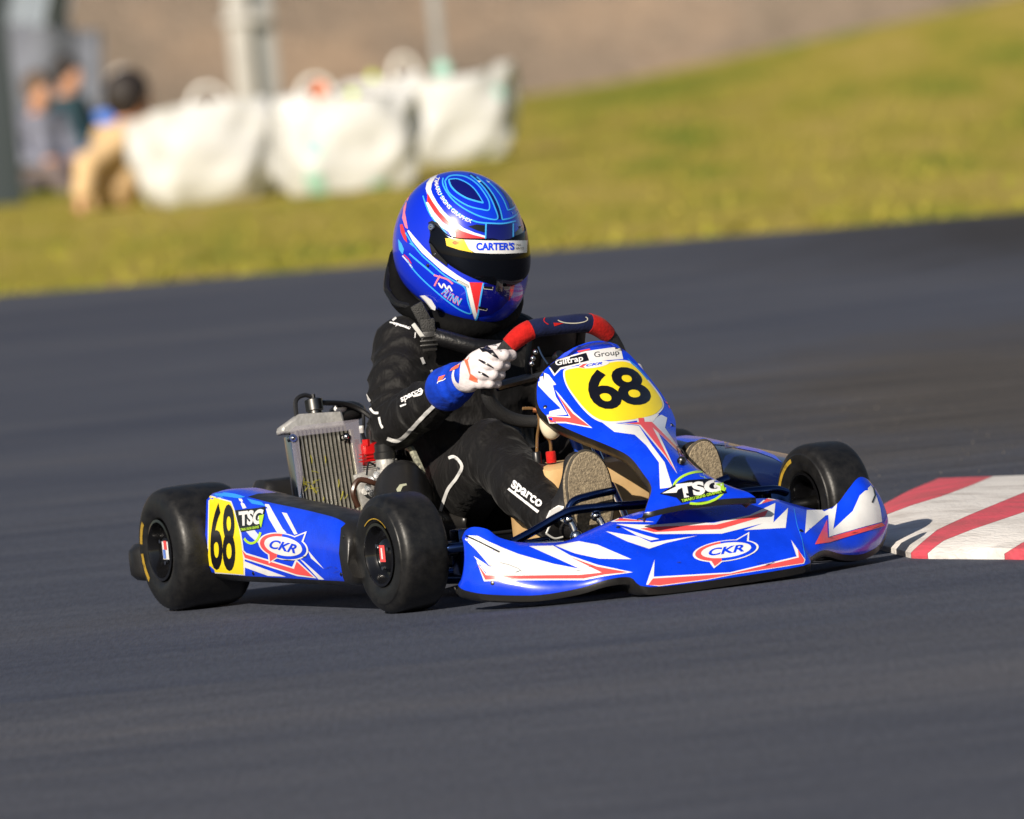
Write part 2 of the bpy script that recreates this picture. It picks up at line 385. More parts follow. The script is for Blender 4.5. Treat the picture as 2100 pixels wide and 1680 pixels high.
def asphalt():
    m, n, l, b = nodes_of('worn_asphalt')
    big = noise_of(n, l, place_coord(n, l, (0.35, 0.9, 1)), 0.9, 6)
    col = ramp_of(n, l, big, [(0.28, (0.039, 0.047, 0.074)), (0.52, (0.060, 0.068, 0.094)), (0.74, (0.080, 0.084, 0.104))])
    streak = noise_of(n, l, place_coord(n, l, (0.5, 3.4, 1)), 1.3, 7, 0.7)
    col = mixc(n, l, 0.42, col, ramp_of(n, l, streak, [(0.36, (0.55, 0.58, 0.66)), (0.64, (1.30, 1.26, 1.20))]), 'MULTIPLY')
    dust = patch(n, l, 1.35, 31.5, 1.5, 7.0, 0.8)
    col = mixc(n, l, dust, col, mixc(n, l, 0.85, col, mixc(n, l, 1.0, ramp_of(n, l, streak, [(0.36, (0.50, 0.50, 0.50)), (0.50, (0.95, 0.95, 0.95)), (0.66, (1.7, 1.7, 1.7))]), (0.064, 0.055, 0.047), 'MULTIPLY')))
    dark = patch(n, l, 2.9, 47.5, 2.8, 9.0, 0.8)
    col = mixc(n, l, dark, col, (0.024, 0.024, 0.029))
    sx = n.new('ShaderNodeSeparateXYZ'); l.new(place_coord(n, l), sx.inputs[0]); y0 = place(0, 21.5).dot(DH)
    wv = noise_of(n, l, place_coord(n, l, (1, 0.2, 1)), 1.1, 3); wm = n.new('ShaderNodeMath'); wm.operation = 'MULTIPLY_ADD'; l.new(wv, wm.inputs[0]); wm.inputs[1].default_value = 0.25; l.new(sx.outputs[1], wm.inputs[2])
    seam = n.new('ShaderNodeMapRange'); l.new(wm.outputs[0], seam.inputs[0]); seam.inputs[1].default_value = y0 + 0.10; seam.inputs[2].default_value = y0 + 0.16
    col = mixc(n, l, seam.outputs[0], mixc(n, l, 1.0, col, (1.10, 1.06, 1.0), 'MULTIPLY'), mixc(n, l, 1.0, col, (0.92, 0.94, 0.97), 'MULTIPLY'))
    gr = noise_of(n, l, place_coord(n, l, (0.6, 0.05, 1)), 150, 3, 0.8)
    col = mixc(n, l, 0.34, col, ramp_of(n, l, gr, [(0.34, (0.42, 0.42, 0.43)), (0.5, (1.0, 1.0, 1.0)), (0.68, (1.75, 1.72, 1.66))]), 'MULTIPLY')
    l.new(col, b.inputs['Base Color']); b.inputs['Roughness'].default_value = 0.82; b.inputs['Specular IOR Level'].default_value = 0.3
    bp = n.new('ShaderNodeBump'); bp.inputs['Strength'].default_value = 0.45; bp.inputs['Distance'].default_value = 0.004
    l.new(gr, bp.inputs['Height']); l.new(bp.outputs[0], b.inputs['Normal']); return m
def grass_mat():
    m, n, l, b = nodes_of('dry_winter_grass')
    a = noise_of(n, l, place_coord(n, l, (0.8, 0.10, 1)), 1.5, 6)
    col = ramp_of(n, l, a, [(0.34, (0.19, 0.235, 0.028)), (0.47, (0.355, 0.30, 0.050)), (0.68, (0.46, 0.345, 0.095))])
    fine = noise_of(n, l, place_coord(n, l, (1, 0.5, 1)), 22, 4, 0.7)
    col = mixc(n, l, 0.6, col, ramp_of(n, l, fine, [(0.34, (0.82, 0.86, 0.80)), (0.66, (1.12, 1.1, 1.1))]), 'MULTIPLY')
    g1 = patch(n, l, 1.1, 96, 1.5, 9, 0.7); col = mixc(n, l, g1, col, (0.21, 0.23, 0.03))
    g2 = patch(n, l, -4.2, 84, 1.3, 9, 0.7); col = mixc(n, l, g2, col, (0.11, 0.17, 0.02))
    l.new(col, b.inputs['Base Color']); b.inputs['Roughness'].default_value = 0.9; b.inputs['Specular IOR Level'].default_value = 0.1
    bp = n.new('ShaderNodeBump'); bp.inputs['Strength'].default_value = 0.7; bp.inputs['Distance'].default_value = 0.05
    l.new(fine, bp.inputs['Height']); l.new(bp.outputs[0], b.inputs['Normal']); return m
def dirt_mat():
    m, n, l, b = nodes_of('bare_earth')
    a = noise_of(n, l, place_coord(n, l, (0.8, 0.5, 0.8)), 0.55, 6)
    col = ramp_of(n, l, a, [(0.30, (0.20, 0.165, 0.125)), (0.52, (0.28, 0.22, 0.17)), (0.70, (0.40, 0.29, 0.205))])
    f_ = noise_of(n, l, place_coord(n, l, (1, 1, 1)), 5, 5, 0.7)
    col = mixc(n, l, 0.6, col, ramp_of(n, l, f_, [(0.3, (0.7, 0.7, 0.7)), (0.7, (1.2, 1.2, 1.2))]), 'MULTIPLY')
    l.new(col, b.inputs['Base Color']); b.inputs['Roughness'].default_value = 0.95; b.inputs['Specular IOR Level'].default_value = 0.1
    bp = n.new('ShaderNodeBump'); bp.inputs['Strength'].default_value = 0.8; bp.inputs['Distance'].default_value = 0.15
    l.new(f_, bp.inputs['Height']); l.new(bp.outputs[0], b.inputs['Normal']); return m
ASPH, GRASS, DIRT = asphalt(), grass_mat(), dirt_mat()

mb = MB(); g = 1500.0
mb.add([(-g, -g, -0.05), (g, -g, -0.05), (g, g, -0.05), (-g, g, -0.05)], [(0, 1, 2, 3)])
tag(obj('ground', mb, GRASS, smooth=False), kind='structure')
# far track edge, straight but slightly ragged
e0 = onZ(0, 606, 0); e1 = onZ(2100, 434, 0); ed = (e1 - e0).normalized(); mid = (e0 + e1) / 2
def edge_pt(t): return mid + ed * t
rng = np.random.RandomState(3)
ts = np.concatenate([np.linspace(-120, -8, 12), np.linspace(-7.6, 7.6, 120), np.linspace(8, 120, 12)])
jit = np.convolve(rng.randn(len(ts) + 6), np.ones(5) / 5, 'same')[3:-3] * 0.07
far = [edge_pt(t) + DH * float(j) for t, j in zip(ts, jit)]
mb = MB(); mb.grid([[p - DH * 160 for p in far], [p - DH * 6 for p in far], far])
tag(obj('track', mb, ASPH, smooth=False), kind='structure')
# grass verge rising to a mound on the right, and the bare earth bank behind it
def sst(a, b, x): t = min(1, max(0, (x - a) / (b - a))); return t * t * (3 - 2 * t)
def hnoise(r, d): return 0.5 * math.sin(r * 1.3 + d * 0.31) * math.sin(d * 0.47 - r * 0.6) + 0.5 * math.sin(r * 3.1 + 1.7) * math.sin(d * 0.9 + r)
BANK = 104.0
def ground_z(r, d):
    return 0.012 + 0.014 * sst(56, 62, d) * hnoise(r, d) + 0.68 * sst(-0.8, 7.5, r) * sst(70, BANK, d) + 0.05 * sst(60, 75, d)
rs = np.sinh(np.linspace(-3.6, 3.6, 90)) * 5.5 / math.sinh(3.6) * 12
dl = np.concatenate([np.linspace(0, 1, 60)])
rows = []
for t in dl:
    row = []
    for r in rs:
        de = rd(mid)[1] + (r - rd(mid)[0]) * ed.dot(DH) / ed.dot(RH)     # depth of the track edge at this r
        d = (de - 0.12) + (BANK + 3 - de) * t
        z = ground_z(r, d) if t > 0 else -0.02
        row.append(place(r, d, z))
    rows.append(row)
mb = MB(); mb.grid(rows); tag(obj('grass_verge', mb, GRASS), kind='structure')
rows = []
for t in np.linspace(0, 1, 50):
    row = []
    for r in rs:
        d = BANK + 46 * t + 1.2 * math.sin(r * 0.35 + 1) * (1 - t)
        z = ground_z(r, BANK) - 0.25 + 30 * t ** 1.15 + 0.3 * (0.35 * hnoise(r * 0.5, d * 1.3) + 0.25 * math.sin(r * 0.9 + d * 0.5)) * min(1, 8 * t)
        row.append(place(r, d, z))
    rows.append(row)
mb = MB(); mb.grid(rows); tag(obj('earth_bank', mb, DIRT), kind='structure')
# short tufts that roughen the verge
mb = MB(); rng = np.random.RandomState(5)
for k in range(5000):
    r = rng.uniform(-6.5, 7.5); de = rd(mid)[1] + (r - rd(mid)[0]) * ed.dot(DH) / ed.dot(RH)
    d = de + 0.02 + (rng.rand() ** 1.6) * 44; p = place(r, d, ground_z(r, d) - 0.01); h = rng.uniform(0.02, 0.06); a = rng.uniform(0, 3.14)
    t = Vector((math.cos(a), math.sin(a), 0)) * rng.uniform(0.01, 0.03); q = Vector((rng.uniform(-.04, .04), rng.uniform(-.04, .04), h))
    mb.add([p - t, p + t, p + q], [(0, 1, 2)])
tuft = mat('grass_blades', (0.33, 0.27, 0.055), 0.9, col2=(0.22, 0.23, 0.028), vscale=0.7, spec=0.1)
tag(obj('grass_tufts', mb, tuft, smooth=False, fix=False), 'short dry grass tufts all over the verge', kind='stuff')
# grit and rubber crumbs on the asphalt around the kerb
mb = MB(); rng = np.random.RandomState(9)
for k in range(260):
    p = onZ(rng.uniform(1250, 2150), rng.uniform(700, 1010) if k < 300 else rng.uniform(1150, 1300), 0.002); s = rng.uniform(0.0015, 0.005)
    mb.add([p + Vector((rng.uniform(-s, s), rng.uniform(-s, s), -0.002)) for _ in range(3)] + [p + Vector((0, 0, s * 0.9))], [(0, 1, 3), (1, 2, 3), (2, 0, 3)])
tag(obj('loose_grit', mb, mat('pale_grit', (0.13, 0.115, 0.10), 0.9, col2=(0.04, 0.04, 0.04), vscale=3), smooth=False), 'loose grit and rubber crumbs on the asphalt', kind='stuff')

# ---------------------------------------------------------------- painted kerb at the apex
KR = mat('worn_red_kerb_paint', (0.70, 0.085, 0.12), 0.6, col2=(0.42, 0.09, 0.10), vscale=7, bump=0.5, bscale=70, contrast=(0.30, 0.56), stretch=(0.5, 1.6, 1), detail=8)
KW = mat('worn_white_kerb_paint', (0.80, 0.77, 0.74), 0.6, col2=(0.52, 0.48, 0.45), vscale=7, bump=0.5, bscale=70, contrast=(0.30, 0.54), stretch=(0.5, 1.6, 1), detail=8)
kerb = tag(empty('kerb', onZ(1960, 1120, 0)), kind='structure')
L = [[(1775, 1104), (1790, 1070), (1812, 1034), (1860, 1008), (1925, 981)],
     [(1785, 1112), (1811, 1058), (1870, 1036), (1930, 1018), (1990, 996), (2035, 977)],
     [(1868, 1134), (1884, 1118), (1923, 1086), (1986, 1057), (2100, 1010), (2170, 985), (2205, 971)],
     [(1902, 1135), (1930, 1111), (1990, 1087), (2100, 1050), (2190, 1015), (2260, 990), (2310, 967)],
     [(2060, 1136), (2100, 1111), (2200, 1073), (2290, 1040), (2370, 1008), (2430, 985), (2470, 962)],
     [(2110, 1137), (2160, 1108), (2270, 1066), (2360, 1030), (2450, 995), (2540, 958)],
     [(2300, 1140), (2380, 1105), (2480, 1066), (2600, 1025), (2720, 985), (2800, 950)]]
def resample(pl, n):
    P = [np.array(p, float) for p in pl]; d = np.cumsum([0] + [np.linalg.norm(P[i + 1] - P[i]) for i in range(len(P) - 1)]); out = []
    for t in np.linspace(0, d[-1], n):
        i = min(len(P) - 2, int(np.searchsorted(d, t, 'right') - 1)); u = (t - d[i]) / (d[i + 1] - d[i]); out.append(P[i] * (1 - u) + P[i + 1] * u)
    return out
L = [resample(x, 22) for x in L]
def kz(t): return 0.008 + 0.044 * math.sin(math.pi * min(1, t * 1.02)) ** 0.7
for i in range(len(L) - 1):
    rows = []
    for u in np.linspace(0.004, 0.996, 9):
        row = []
        for k in range(22):
            q = L[i][k] * (1 - u) + L[i + 1][k] * u; fade = min(1, (i + u) / 0.8) if i == 0 else 1
            row.append(onZ(q[0], q[1], 0.004 + kz(k / 21) * (0.2 + 0.8 * fade)))
        rows.append([row[0] - Vector((0, 0, 0.03))] + row + [row[-1] - Vector((0, 0, 0.03))])
    mb = MB(); mb.grid(rows); obj('painted_block', mb, KR if i % 2 == 0 else KW, kerb)

# ---------------------------------------------------------------- bulk bags on the verge
BAGM = mat('woven_white_polypropylene', (0.62, 0.63, 0.64), 0.6, var=0.12, vscale=6, bump=0.5, bscale=9, bdist=0.03)
STRAP = mat('off_white_strap', (0.86, 0.85, 0.82), 0.7); TEAL = mat('faded_teal_print', (0.36, 0.62, 0.53), 0.7); LTAG = mat('lime_label', (0.55, 0.72, 0.08), 0.6); ORNG = mat('orange_fill', (0.75, 0.22, 0.10), 0.7)
SOIL = mat('bag_filling', (0.10, 0.085, 0.06), 0.9, bump=0.6, bscale=30)
def bag(px, py, wt, wb, h, rot, seed, label, lean=(0, 0), handles=((-0.25, -0.3, 0.16, 0.20),), prints=(), tags=(), depth=0.9):
    base = onZ(px, py, 0.0); r, d = rd(base); base.z = ground_z(r, d); rg = np.random.RandomState(seed)
    root = empty('bulk_bag', base); tag(root, label, 'bulk bag', 'white bulk bags lined up on the verge')
    X = (RH * math.cos(rot) + DH * math.sin(rot)); Y = Vector((-X.y, X.x, 0)); ph = rg.uniform(0, 6, 8)
    def pt(a, t, k=1.0, out=0.0):
        w_ = (wb + (wt - wb) * t ** 0.7) / 2; w_ *= 0.86 + 0.14 * min(1, t * 4) ** 0.6 + 0.07 * math.sin(math.pi * t)
        c, s = math.cos(a), math.sin(a); e = 0.62; x = abs(c) ** e * (1 if c > 0 else -1); y = abs(s) ** e * (1 if s > 0 else -1)
        wr = 0.020 * math.sin(5 * a + ph[0] + 5 * t) + 0.014 * math.sin(9 * a + ph[5] - 8 * t) + 0.012 * math.sin(t * 15 + ph[1] + 2.5 * math.sin(a * 2 + ph[2])) * (0.35 + 0.65 * max(0, math.cos(a - 0.2)))
        rr = (w_ + wr + out) * k
        z = h * t + 0.022 * math.sin(2 * a + ph[3]) * t ** 3 + 0.03 * math.sin(a + ph[4]) * t ** 3
        return base + X * (rr * x + lean[0] * t) + Y * (rr * y * depth + lean[1] * t) + Vector((0, 0, z))
    A = [2 * math.pi * k / 56 for k in range(56)]
    rows = [[pt(a, 0.0, 0.2) for a in A]] + [[pt(a, t) for a in A] for t in np.linspace(0, 1, 22)] + [[pt(a, 1.0, 0.95) for a in A], [pt(a, 0.86, 0.93) for a in A]]
    mb = MB(); mb.grid(rows, closed=True); obj('sack', mb, BAGM, root, angle=80)
    mb = MB(); mb.grid([[pt(a, 0.90, 0.93) for a in A], [pt(a, 0.95, 0.4) for a in A], [pt(a, 0.96, 0.02) for a in A]], closed=True); obj('filling', mb, SOIL, root)
    for (hx, hy, hw, hh) in handles:
        top = pt(0.1, 1.0).z; P = []
        for k in range(15):
            u = k / 14; a = math.pi * u; P.append(base + X * (hx * wt + lean[0] - hw * math.cos(a)) + Y * (hy * wt + lean[1]) + Vector((0, 0, h - 0.10 + (hh + 0.10) * math.sin(a) ** 0.7)))
        mb = MB(); q = [[p - Y * 0.035 - Vector((0, 0, 0)), p + Y * 0.035] for p in P]; mb.grid(q); o = obj('lifting_strap', mb, STRAP, root); solid(o, 0.022, 0)
    for (a0, a1, t0, t1, m_) in prints:
        mb = MB(); mb.grid([[pt(a, t, 1.0, 0.006) for a in np.linspace(a0, a1, 10)] for t in np.linspace(t0, t1, 6)]); obj('print_panel', mb, m_, root)
    for (hx, hy, w_, hh, m_) in tags:
        mb = MB(); c = base + X * hx * wt + Y * hy * wt + Vector((0, 0, h * hh)); mb.sphere(c, (w_, w_ * 0.6, w_ * 0.75), 10, 6); obj('tag', mb, m_, root)
    return root
FR_ = -math.pi / 2
bag(432, 430, 0.94, 0.78, 0.60, 0.12, 11, 'wide white bulk bag nearest the seated person, strap arched over its rim', handles=((0.02, -0.3, 0.13, 0.15),), prints=((0.02, 0.5, 0.55, 0.95, TEAL),))
bag(632, 400, 0.60, 0.50, 0.52, 0.2, 12, 'small white bulk bag squeezed between the two largest bags', handles=(), prints=((-1.3, -0.9, 0.3, 0.5, TEAL),))
bag(722, 408, 0.86, 0.84, 0.62, 0.15, 13, 'white bulk bag with teal print low on its front corner and orange filling', handles=((-0.22, -0.2, 0.12, 0.12),), prints=((-2.2, -1.9, 0.02, 0.25, TEAL), (-2.15, -1.85, 0.40, 0.60, TEAL), (-1.5, -1.2, 0.03, 0.10, TEAL)), tags=((-0.18, -0.1, 0.10, 1.06, ORNG), (0.02, -0.42, 0.055, 0.97, LTAG)))
bag(798, 340, 0.60, 0.60, 0.56, 0.1, 14, 'white bulk bag half hidden behind two others, lime label on its rim', handles=(), tags=((-0.12, -0.3, 0.06, 1.04, LTAG),))
bag(938, 352, 0.84, 0.70, 0.60, 0.18, 15, 'rightmost white bulk bag with tall strap and small teal mark', handles=((-0.40, -0.25, 0.10, 0.16),), prints=((-1.15, -0.95, 0.68, 0.80, TEAL), (-0.12, 0.25, 0.25, 0.62, TEAL)), tags=((-0.02, 0.1, 0.10, 1.04, TEAL),))

# ---------------------------------------------------------------- posts and screens behind the bags
PALE = mat('pale_painted_steel', (0.46, 0.45, 0.44), 0.5, var=0.15, vscale=5); GREY = mat('grey_galvanised', (0.30, 0.31, 0.32), 0.5, var=0.2, vscale=3); DARKP = mat('dark_blue_grey_post', (0.030, 0.042, 0.052), 0.5)
def upright(name, px, py, d, w_, dep, h, m_, label, cat, extra=None):
    p = onD(px, py, d); r, dd = rd(p); p.z = ground_z(r, dd); root = empty(name, p); tag(root, label, cat)
    rot = Matrix((RH, DH, Vector((0, 0, 1)))).transposed()
    mb = MB(); mb.box(p + Vector((0, 0, h / 2)), (w_, dep, h), rot, 0.01); obj('post', mb, m_, root)
    if extra: extra(root, p, rot)
    return root
def pan(root, p, rot):
    mb = MB(); mb.box(p + RH * 0.16 + DH * 0.12 + Vector((0, 0, 1.5)), (0.30, 0.06, 2.8), rot, 0.01); obj('backing_channel', mb, GREY, root)
    for z in (1.05, 2.2):
        mb = MB(); mb.box(p + RH * 0.05 - DH * 0.07 + Vector((0, 0, z)), (0.40, 0.05, 0.07), rot, 0.008); obj('bracket', mb, PALE, root)
upright('steel_post', 510, 260, 98, 0.20, 0.12, 3.0, PALE, 'pale steel post with grey backing channel rising behind the bags', 'post', pan)
upright('thin_pole', 905, 160, 100, 0.10, 0.10, 2.4, GREY, 'thin grey pole behind the rightmost bulk bag', 'pole')
upright('dark_post', 8, 440, 74, 0.30, 0.16, 6.0, DARKP, 'dark post at the left edge of the picture', 'post')
# pale shade cloth hung behind the spectators
p0 = onD(35, 200, 88); r0, d0 = rd(p0); root = empty('shade_cloth', place(r0, d0, ground_z(r0, d0))); tag(root, 'pale blue grey cloth hanging in folds behind the spectators', 'cloth')
rows = []
for t in np.linspace(0, 1, 16):
    rows.append([onD(-250 + (455 - 90 * t ** 1.5) * u, -400 + 590 * t - 60 * u * t, 88 + 0.10 * math.sin(u * 19 + t) + 0.05 * math.sin(u * 41)) for u in np.linspace(0, 1, 60)])
mb = MB(); mb.grid(rows); obj('sheet', mb, mat('pale_shade_cloth', (0.24, 0.28, 0.33), 0.7, var=0.25, vscale=1.5), root)
for r_ in (-1.3, 0.45):
    mb = MB(); mb.tube([place(r0 + r_, 88.2, 0), place(r0 + r_, 88.2, 3.2)], 0.03, 8); obj('support_pole', mb, DARKP, root)

# low windbreak behind the spectators
b0 = gz0 = onD(60, 330, 86); r0, d0 = rd(b0); root = tag(empty('windbreak', place(r0, d0, 0)), 'grey blue fabric windbreak on stakes behind the seated spectators', 'windbreak')
rows = [[onD(-260 + 470 * u, 395 - (395 - 20 - 45 * u) * t, 86 + 0.12 * math.sin(u * 15) * t) for u in np.linspace(0, 1, 40)] for t in np.linspace(0, 1, 10)]
mb = MB(); mb.grid(rows); obj('panel', mb, mat('windbreak_fabric', (0.17, 0.185, 0.235), 0.8, var=0.5, vscale=2.2), root)
for u in (0.02, 0.34, 0.66, 0.98): mb = MB(); mb.tube([onD(-260 + 470 * u, 398, 86.06), onD(-260 + 470 * u, 12 + 45 * u, 86.06)], 0.014, 6); obj('stake', mb, DARKP, root)
# ---------------------------------------------------------------- spectators (each one a body with clothes, hair and chair of its own)
SKIN = mat('skin', (0.52, 0.27, 0.17), 0.55); HAIR = mat('dark_brown_hair', (0.014, 0.009, 0.008), 0.6, bump=0.5, bscale=60)
BEIGE = mat('beige_fleece', (0.66, 0.46, 0.25), 0.85, bump=0.4, bscale=20, var=0.15, vscale=8); CREAM = mat('cream_knit', (0.75, 0.70, 0.66), 0.8)
def figure(base, X, J, label, top, legs, hat=None, hair=HAIR, cuff=None, name='person', hs=1.0, puff=0.0):
    """J: joints in metres (forward x, left y, up z) from the base point; X: facing direction"""
    Y = Vector((-X.y, X.x, 0)); root = empty(name, base); tag(root, label, 'person', 'spectators on the verge')
    T = lambda p: base + X * p[0] + Y * p[1] + Vector((0, 0, p[2]))
    Mx = np.array([list(X), list(Y), [0, 0, 1]])
    def wrap(mb): mb.v = [tuple(T(v)) for v in mb.v]; return mb
    hd = np.array(J['head']); nk = np.array(J['neck']); pe = np.array(J['pelvis'])
    def torso(P, g=0.0):
        a = nk + (0, 0, -0.08); d = cap(P, pe, (pe + a) / 2, 0.125 + g, 0.12 + g)
        d = smin(d, cap(P, (pe + a) / 2, a, 0.12 + g, 0.10 + g), 0.05)
        return smin(d, cap(P, J['ls'], J['rs'], 0.062 + g, 0.062 + g), 0.07)
    def arms(P, g=0.0, fr=1.0):
        d = None
        for s in 'lr':
            for a, b, ra, rb in ((J[s + 's'], J[s + 'e'], 0.052, 0.042), (J[s + 'e'], J[s + 'h'], 0.042, 0.030)):
                if fr < 1 and ra == 0.042: b = tuple(np.array(a) + (np.array(b) - np.array(a)) * fr)
                x = cap(P, a, b, ra + g, rb + g); d = x if d is None else smin(d, x, 0.02)
            if fr >= 1:                                               # palm and fingers
                h = np.array(J[s + 'h']); dr = h - np.array(J[s + 'e']); dr = dr / np.linalg.norm(dr); sd = np.cross(dr, (0, 0, 1)); sd = sd / (np.linalg.norm(sd) + 1e-9)
                d = smin(d, cap(P, h, h + dr * 0.07, 0.028, 0.03), 0.02)
                for q, ln in ((-0.03, 0.15), (-0.01, 0.17), (0.01, 0.165), (0.03, 0.14)): d = smin(d, cap(P, h + dr * 0.07 + sd * q * 0.9, h + dr * ln + sd * q * 1.2, 0.010, 0.008), 0.006)
                d = smin(d, cap(P, h + dr * 0.02, h + dr * 0.07 + sd * 0.06, 0.012, 0.010), 0.01)
        return d
    def lg(P, g=0.0):
        d = None
        for s in 'lr':
            hp = np.array(pe) + (0, 0.09 if s == 'l' else -0.09, 0)
            for a, b, ra, rb in ((hp, J[s + 'k'], 0.085, 0.06), (J[s + 'k'], J[s + 'f'], 0.055, 0.038)):
                x = cap(P, a, b, ra + g, rb + g); d = x if d is None else smin(d, x, 0.03)
            f = np.array(J[s + 'f']); d = smin(d, cap(P, f + (-0.03, 0, -0.02), f + (0.15, 0, -0.03), 0.04 + g, 0.032 + g), 0.02)
        return d
    def headf(P):
        d = ell(P, hd, (0.098 * hs, 0.078 * hs, 0.118 * hs)); d = smin(d, ell(P, hd + (0.03, 0, -0.06), (0.065, 0.055, 0.06)), 0.04)
        d = smin(d, cap(P, nk, hd + (-0.01, 0, -0.05), 0.052, 0.05), 0.03)
        d = smin(d, ell(P, hd + (0.105, 0, -0.015), (0.022, 0.014, 0.022)), 0.015)
        for s in (-1, 1): d = smin(d, ell(P, hd + (0, 0.08 * s, -0.01), (0.02, 0.012, 0.032)), 0.01)
        return d
    allp = np.array([list(v) for v in J.values()]); lo = allp.min(0) - 0.22; hi = allp.max(0) + 0.22
    body = lambda P: smin(smin(torso(P), headf(P), 0.03), smin(arms(P), lg(P), 0.01), 0.03)
    obj('body', wrap(sdf_mesh(body, lo, hi, 0.018)), SKIN, root, angle=180)
    jk = lambda P: smin(torso(P, 0.02 + puff), arms(P, 0.018 + puff * 0.5, 0.85), 0.03)
    def cutz(fn): return lambda P: np.maximum(fn(P), P[:, 2] - (nk[2] + 0.01))
    obj('jacket', wrap(sdf_mesh(cutz(jk), lo, hi, 0.018)), top, root, angle=180)
    obj('trousers', wrap(sdf_mesh(lambda P: smin(lg(P, 0.014), ell(P, pe, (0.15, 0.17, 0.13)), 0.05), lo, hi, 0.018)), legs, root, angle=180)
    hf = lambda P: np.maximum(ell(P, hd + (-0.022, 0, 0.03), (0.118 * hs, 0.10 * hs, 0.125 * hs)), (P - (hd + (0.045, 0, -0.02))) @ np.array((0.8, 0, -0.6)))
    obj('hair', wrap(sdf_mesh(hf, lo, hi, 0.014)), hair, root, angle=180)
    if hat is not None:
        mb = MB(); mb.sphere(hd + (-0.01, 0, 0.07), (0.118, 0.10, 0.09), 16, 10); mb.tube([hd + (0.06, -0.06, 0.06), hd + (0.19, -0.03, 0.045), hd + (0.19, 0.03, 0.045), hd + (0.06, 0.06, 0.06)], 0.014, 6); obj('cap', wrap(mb), hat, root)
    if cuff is not None:
        s, m_ = cuff; a = np.array(J[s + 'e']); b = np.array(J[s + 'h']); mb = MB(); mb.tube([tuple(a + (b - a) * 0.15), tuple(a + (b - a) * 0.5), tuple(a + (b - a) * 0.86)], [0.072, 0.068, 0.058], 12); obj('sleeve', wrap(mb), m_, root)
    return root
def gz(px, py, d):
    p = onD(px, py, d); r, dd = rd(p); p.z = ground_z(r, dd); return p
SEAT = dict(pelvis=(0, 0, 0.13), neck=(0.13, 0, 0.53), head=(0.19, 0, 0.69), ls=(0.09, 0.17, 0.46), rs=(0.09, -0.17, 0.46), le=(0.2, 0.22, 0.28), lh=(0.36, 0.16, 0.34), re=(-0.24, -0.26, 0.30), rh=(-0.31, -0.30, 0.10), lk=(0.40, 0.12, 0.40), lf=(0.62, 0.11, 0.06), rk=(0.42, -0.12, 0.38), rf=(0.66, -0.11, 0.06))
figure(gz(234, 440, 69.8), (RH * 0.93 + DH * 0.37).normalized(), SEAT, 'dark haired person in beige fleece sitting on the grass beside the bags', BEIGE, mat('tan_trousers', (0.50, 0.34, 0.18), 0.85), cuff=('r', CREAM), hs=1.36, puff=0.04)
CH = dict(pelvis=(0, 0, 0.42), neck=(0.02, 0, 0.86), head=(0.07, 0, 1.02), ls=(0.0, 0.17, 0.79), rs=(0.0, -0.17, 0.79), le=(0.1, 0.22, 0.55), lh=(0.33, 0.12, 0.52), re=(0.1, -0.22, 0.55), rh=(0.33, -0.12, 0.52), lk=(0.42, 0.12, 0.44), lf=(0.44, 0.12, 0.06), rk=(0.42, -0.12, 0.44), rf=(0.5, -0.12, 0.06))
def low(J, dz): return {k: (v[0], v[1], max(0.06, v[2] - dz)) for k, v in J.items()}
figure(gz(268, 430, 80), (RH * 0.6 - DH * 0.8).normalized(), low(CH, 0.36), 'person in bright blue top and pale cap seated behind the beige fleece', mat('bright_blue_top', (0.10, 0.24, 0.78), 0.8), mat('dark_navy_trousers', (0.02, 0.025, 0.05), 0.8), hat=CREAM)
figure(gz(148, 390, 79), (RH * 0.8 - DH * 0.6).normalized(), low(CH, 0.22), 'seated person in dark teal top and blue jeans left of the pale cap', mat('dark_teal_top', (0.03, 0.075, 0.10), 0.8), mat('blue_jeans', (0.06, 0.11, 0.26), 0.8))
figure(gz(96, 450, 77.5), (RH * 0.5 - DH * 0.85).normalized(), low(CH, 0.30), 'person in grey clothes sitting low beside the dark post', mat('grey_top', (0.17, 0.18, 0.24), 0.8), mat('grey_brown_trousers', (0.14, 0.11, 0.11), 0.8), hair=mat('brown_hair', (0.10, 0.06, 0.035), 0.6))
for (px, py, d, fx) in ((268, 430, 80.1, (0.6, -0.8)), (148, 390, 79.1, (0.8, -0.6)), (96, 450, 77.6, (0.5, -0.85))):
    b = gz(px, py, d); X = (RH * fx[0] + DH * fx[1]).normalized(); Y = Vector((-X.y, X.x, 0)); z = {268: 0.05, 148: 0.10, 96: 0.05}[px]
    nm = {268: 'low folding chair under the person in blue', 148: 'low folding chair under the person in jeans', 96: 'low folding chair under the person in grey'}[px]
    root = tag(empty('folding_chair', b), nm, 'chair', 'low chairs of the spectators'); T = lambda x, y, zz: b + X * x + Y * y + Vector((0, 0, zz))
    sm = mat('chair_canvas', (0.03, 0.05, 0.09), 0.8)
    mb = MB(); mb.box(T(0.08, 0, z), (0.46, 0.46, 0.03), Matrix((X, Y, Vector((0, 0, 1)))).transposed(), 0.01); obj('seat', mb, sm, root)
    mb = MB(); mb.box(T(-0.19, 0, z + 0.27), (0.03, 0.46, 0.42), Matrix((X, Y, Vector((0, 0, 1)))).transposed(), 0.01); obj('backrest', mb, sm, root)
    for sx in (-0.17, 0.29):
        for sy in (-0.22, 0.22): mb = MB(); mb.tube([T(sx, sy, -0.02), T(sx, sy, z)], 0.011, 6); obj('leg', mb, STEEL, root)
# ================================================================ THE KART
kart = tag(empty('racing_kart', (0.6, 0, 0)), 'blue, white and red racing kart numbered 68 cornering on the asphalt', 'kart')

